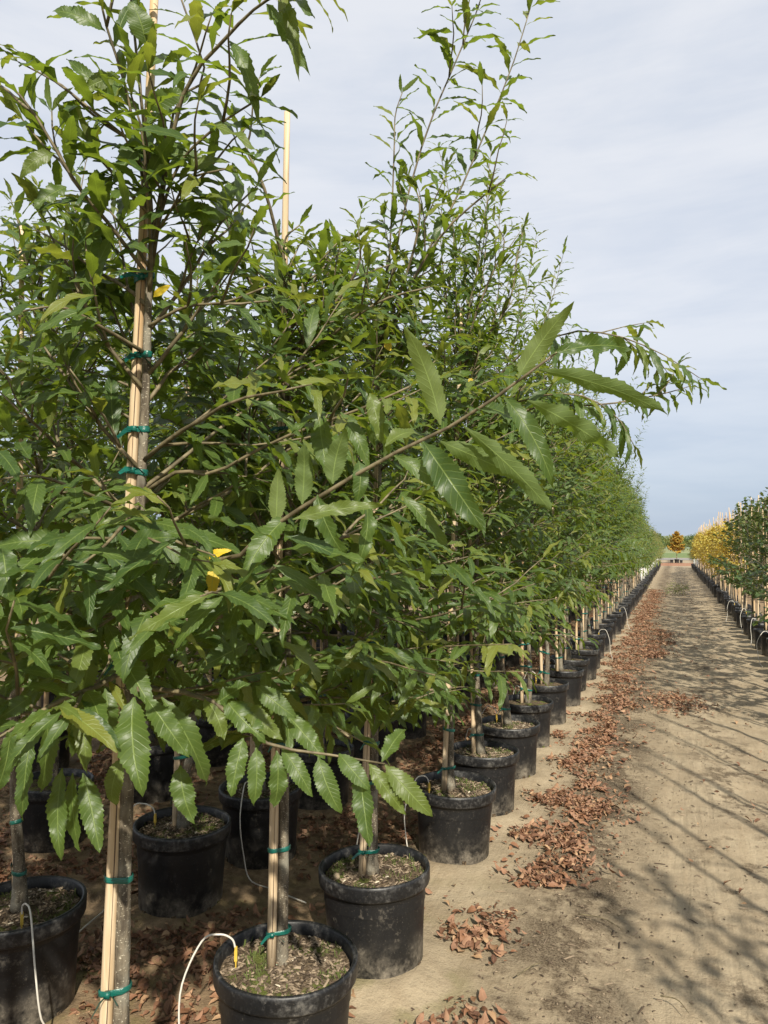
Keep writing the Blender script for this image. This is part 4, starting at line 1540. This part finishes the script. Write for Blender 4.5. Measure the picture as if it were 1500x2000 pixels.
gd = "white drip tubes feeding the left pots"
drip(F1, R(205), (-.05, -.6), "white drip tube looping over the rim of the pot cut by the lower edge", gd, reach=.03)
drip(F2, R(120), (-.35, -.4), "white drip tube leaving the back of the mossy second front pot", gd)
drip(F3, R(232), (-.15, -.35), "white drip tube curving down the left side of the third whole front pot", gd, reach=.04)
drip(row2[1], R(-40), (-.1, -.6), "white drip tube looping over the pot at the photo's left edge", gd, reach=.05)
drip(row2[2], R(190), (.1, -.5), "white drip tube down the left side of the whole second-row pot", gd, reach=.02)
drip(row2[3], R(-85), (.35, -.1), "white drip tube hanging down the front of the half-hidden second-row pot", gd, reach=.03)
for i in range(4, 13):
    drip(front[i], R(rs.choice([140, 160, 190, 120])), (rs.uniform(-.3, .05), rs.uniform(-.4, .3)), "white drip tube looping over the rim of the %s front pot" % ORD[i], gd, reach=rs.uniform(.01, .06))
for i in range(12, 20, 5):
    drip(front[i], R(rs.choice([320, 340])), (0.05, .3), "small pale drip tube loop on a far pot of the front row", gd, rad=.0034, reach=.015)
gr_ = "white drip tubes feeding the right-hand pots"
n = 0
for i, b in enumerate(right):
    if 8.5 < b[1] < 18 and i % 3 == 0:
        drip(b, R(rs.uniform(170, 215)), (.0, -.3), "white drip tube looping over the %s tubed pot of the right-hand row" % ORD[min(n, 19)], gr_, rad=.0036, reach=rs.uniform(.0, .05))
        n += 1

# two pale stones on the mossy soil
for k, (a, r_, s) in enumerate(((R(118), .125, .020), (R(212), .14, .014))):
    rg = np.random.default_rng(k)
    V, q = lathe([(0.001, -1), (.6, -.75), (.95, -.2), (.9, .3), (.55, .75), (0.001, .9)], 10)
    V = V * s * (1 + .16 * rg.random((len(V), 1)))
    o = link("stone", mesh("stone", V, [q], M['stone']), None, (F2[0] + r_ * math.cos(a), F2[1] + r_ * math.sin(a), SOIL_Z + .012))
    tag(o, ["larger pale tan stone on the mossy pot soil", "smaller pale tan stone at the rim of the mossy pot"][k], "stone")

# ------------------------------------------------------------------ fallen leaves
rg = np.random.default_rng(77)
near_pots = pots_xy


def litter_density(x, y):
    d = np.zeros_like(x)
    n1 = fbm(x * 2.3 + 3, y * 2.3, 3)
    n2 = fbm(x * 6 + 9, y * 6, 2)
    edge_r = -0.46 + (n1 - .45) * .5 + np.where((y > 11.2) & (y < 15), .30, 0) + np.where(y < 3.6, -.16, 0)
    strip = (x > -0.98) & (x < edge_r) & (n2 > .25)
    soft = (x > -0.98) & (x < edge_r + .22)
    d = np.where(strip, .35 + .65 * (n2 > .36), np.where(soft, .13 * np.clip(1 - (x - edge_r) / .22, 0, 1) + .02, d))
    d = np.where((x <= -.98), np.clip((n1 - .33) * 3.2, .05, .75), d)
    patch = np.exp(-(((x + .02) / .28) ** 2 + ((y - 8.15) / .45) ** 2) * 1.2)
    d = np.maximum(d, patch * .8)
    d = np.where((x > edge_r + .22) & (patch < .05), .006, d)
    return d


gaps = np.array([p for p in pots_xy if p[1] < 30])
NC = 560000
cand_y = 1.2 + rg.random(NC) ** 1.7 * 27
cand_x = rg.uniform(-4.2, .75, NC)
cand_d = litter_density(cand_x, cand_y)
rings = np.min(np.hypot(cand_x[:, None] - gaps[None, :, 0], (cand_y[:, None] - gaps[None, :, 1])), axis=1)
ring_r = np.where(cand_x > -1.05, .37 + .12 * vnoise(cand_x * 4, cand_y * 4) - np.clip((cand_y - 4.5) / 4, 0, 1) * .09, .215)
near_patch = np.exp(-(((cand_x + .66) / .17) ** 2 + ((cand_y - 2.42) / .15) ** 2)) + np.exp(-(((cand_x + .74) / .17) ** 2 + ((cand_y - 3.08) / .20) ** 2))
cand_d = np.where((cand_y < 3.55) & (cand_x > -.98), cand_d * np.clip(near_patch * 1.7 - .25, .012, 1), cand_d)
ring_r = np.where((cand_y < 3.4) & (near_patch > .3), .26, ring_r)
cand_d = np.where(rings < .20, 0, np.where(rings < ring_r, cand_d * .06, cand_d))
area_fix = 1 / (cand_y - .4) ** .0
acc = rg.random(NC) < cand_d * np.where(cand_x < -1.0, .42, .75)
lx, ly = cand_x[acc], cand_y[acc]
if len(lx) > 62000:
    s_ = rg.choice(len(lx), 62000, replace=False)
    lx, ly = lx[s_], ly[s_]
lz = ground_z(lx, ly)
FL = Leaves()
dens = litter_density(lx, ly)
for i in range(len(lx)):
    a = rg.uniform(0, 6.28)
    tilt = rg.uniform(-.15, .17) if lx[i] > -.98 and dens[i] > .5 else rg.uniform(-.1, .25)
    Y = np.array([math.cos(a), math.sin(a), tilt])
    Z = np.array([rg.normal(0, .30), rg.normal(0, .30), 1 if rg.random() < .7 else -1])
    piled = rg.uniform(.003, .022) if dens[i] > .5 else .008
    L_ = .015 + .048 * rg.random() ** 1.6
    FL.add((lx[i], ly[i], lz[i] + piled + (.012 if rings.size and lx[i] > -1 else .006)), Y, Z, L_, float(np.clip(rg.beta(1.25, 1.45), 0, .999)), rg.integers(0, 14), rg.uniform(.7, 1.25))
pz = [(FL.L[i] / max(proj(FL.pos[i])[2], .3) if -20 < proj(FL.pos[i])[0] < CW + 20 and proj(FL.pos[i])[1] < CH + 20 and FL.pos[i][0] > -1.0 else 0) for i in range(len(FL.pos))]
order = np.argsort(-np.array(pz))
single = list(order[:290])
names = ["dark brown", "russet brown", "reddish tan", "pale tan"]
for i in single:
    o = bpy.data.objects.new("fallen_leaf", leaf_mesh('DRY', DRY, int(FL.k[i]), FL.r[i], M['fallen_leaf']))
    COL.objects.link(o)
    o.matrix_world = mat4(FL.mat(i), FL.pos[i])
    yv = FL.pos[i][1]
    where = "before the mossy pot" if yv < 2.75 else ("between the mossy pot and the next" if yv < 3.5 else "in the leaf drift along the path")
    tag(o, "%s dry leaf lying %s" % (names[min(int(FL.r[i] * 4), 3)], where), "fallen leaf", "dry leaves fallen beside the front pots")
ssn = set(single)
o = link("fallen_leaves", FL.joined("fallen_leaves", DRY, M['fallen_leaf'], [i for i in range(len(FL.pos)) if i not in ssn]))
tag(o, "brown and russet dry leaves littering the ground between the pots", "leaf litter", None, 'stuff')

# small crumbs, bits of bark and grit on the path
V, T, A = [], [], []
cy = 1.6 + rg.random(5500) ** 1.6 * 16
cx = np.where(rg.random(5500) < .6, rg.normal(-.35, .20, 5500), rg.uniform(-1.0, 1.2, 5500))
cz = ground_z(cx, cy)
for i in range(5500):
    az = rg.uniform(0, 6.28)
    l_ = rg.uniform(.002, .008) if rg.random() < .9 else rg.uniform(.01, .03)
    d = np.array([math.cos(az), math.sin(az), rg.uniform(-.1, .3)]) * l_
    w_ = np.array([-math.sin(az), math.cos(az), rg.uniform(-.3, .3)]) * min(l_ * .5, .003)
    c = np.array([cx[i], cy[i], cz[i] + .004])
    k = len(V)
    V += [c - d - w_, c - d + w_, c + d + w_, c + d - w_, c + UP * .004]
    T += [(k, k + 1, k + 4), (k + 1, k + 2, k + 4), (k + 2, k + 3, k + 4), (k + 3, k, k + 4)]
    A += [(0, 0, rg.uniform(0, .5) if rg.random() < .8 else .6)] * 5
o = link("ground_crumbs", mesh("ground_crumbs", np.array(V), [np.array(T)], M['chips'], np.array(A), False))
tag(o, "crumbs of bark and leaf scattered over the sandy path", "debris", None, 'stuff')

# a few thin twigs on the path
for k, (a, b) in enumerate((((1130, 1785), (1215, 1815)), ((1290, 1945), (1345, 1978)), ((1010, 1905), (1060, 1880)))):
    p, q_ = on_plane(*a, .012), on_plane(*b, .012)
    mid = (p + q_) / 2 + np.array([.01, .02, .006])
    mb = MB()
    mb.add(*tube(spline([p, mid, q_], 8), np.linspace(.0028, .0014, 8), 5))
    o = link("twig", mb.mesh("twig", M['shoot']))
    tag(o, ["thin bent twig lying on the sandy path", "short twig at the lower right of the path", "twig beside the leaf pile near the mossy pot"][k], "twig")

# ------------------------------------------------------------------ brush pile on the path
bc = on_plane(1320, 1160, 0)
root = empty("brush_pile", (bc[0], bc[1], 0))
tag(root, "low pile of cut leafy branches lying in the middle of the path", "brush pile")
rg = np.random.default_rng(12)
mb = MB()
BL = Leaves()
for k in range(34):
    a = rg.uniform(0, 6.28)
    p0 = np.array([rg.normal(0, .24), rg.normal(0, .16), rg.uniform(.02, .20)])
    p = grow(rg, p0, (math.cos(a), math.sin(a) * .6, rg.uniform(.0, .7)), rg.uniform(.25, .45), 5, up=-.05, wob=.2)
    p[:, 2] = np.maximum(p[:, 2], .01)
    mb.add(*tube(p, np.linspace(.006, .002, len(p)), 4))
    leaf_shoot(rg, BL, p, .05, .10, .1)
p = grow(rg, (.02, .1, .05), (0, 0, 1), .55, 5, wob=.05)
mb.add(*tube(p, np.linspace(.008, .003, len(p)), 5))
link("stems", mb.mesh("stems", M['shoot']), root)
for i in range(len(BL.pos)):
    BL.pos[i][2] = max(BL.pos[i][2], .03)
tag(link("foliage", BL.joined("foliage", LOW, M['olive_leaf']), root), kind='stuff')

# ------------------------------------------------------------------ far trees beyond the field
rg = np.random.default_rng(90)


def far_tree(xy, h, w_, mat, label, seed):
    rg = np.random.default_rng(seed)
    root = empty("far_tree", (xy[0], xy[1], 0))
    tag(root, label, "tree", "trees on the skyline beyond the field")
    mb = MB()
    mb.add(*tube([(0, 0, 0), (0, 0, h * .3), (.1, 0, h * .6)], (h * .03, h * .022, h * .01), 6))
    tr = link("trunk", mb.mesh("trunk", M['bark']), root)
    L = Leaves()
    lobes = [(rg.normal(0, w_ * .25), rg.normal(0, w_ * .25), h * rg.uniform(.38, .85), rg.uniform(.18, .32) * w_) for _ in range(11)]
    for k in range(700):
        c = lobes[rg.integers(0, len(lobes))]
        d = norm(rg.normal(0, 1, 3))
        p = np.array(c[:3]) + d * c[3] * rg.uniform(.55, 1.1)
        L.add(p, rg.normal(0, 1, 3), d + rg.normal(0, .4, 3), h * .11, rg.random(), rg.integers(0, 8))
    mb = MB()
    for c in lobes:
        mb.add(*tube([(0, 0, h * .3), (c[0] * .5, c[1] * .5, h * .45), c[:3]], (h * .014, h * .009, h * .004), 4))
    link("branch", mb.mesh("branch", M['bark']), tr)
    tag(link("crown", L.joined("crown", RND, mat), root), kind='stuff')


for k in range(9):
    X = [-22, -14, -6, 4, 12, 20, 30, 40, 52][k] + rg.uniform(-2, 2)
    far_tree((X, 292 - 3 * (k % 3)), rg.uniform(4.0, 6.0), rg.uniform(3.5, 5.5), M['olive_leaf'] if k % 2 else M['right_leaf'],
             "small rounded tree on the skyline beyond the green field", 700 + k)

for k, (X, Y_, h_, w_) in enumerate(((-3.4, 168, 3.0, 3.4), (-.8, 205, 3.6, 4.2), (2.2, 190, 2.8, 3.6), (4.6, 230, 4.2, 4.6), (-6.0, 240, 4.0, 4.8), (1.0, 262, 4.4, 5.0))):
    far_tree((X, Y_), h_, w_, M['olive_leaf'] if k % 3 else M['right_leaf'], "low rounded bush in the hazy line beyond the end of the path", 740 + k)
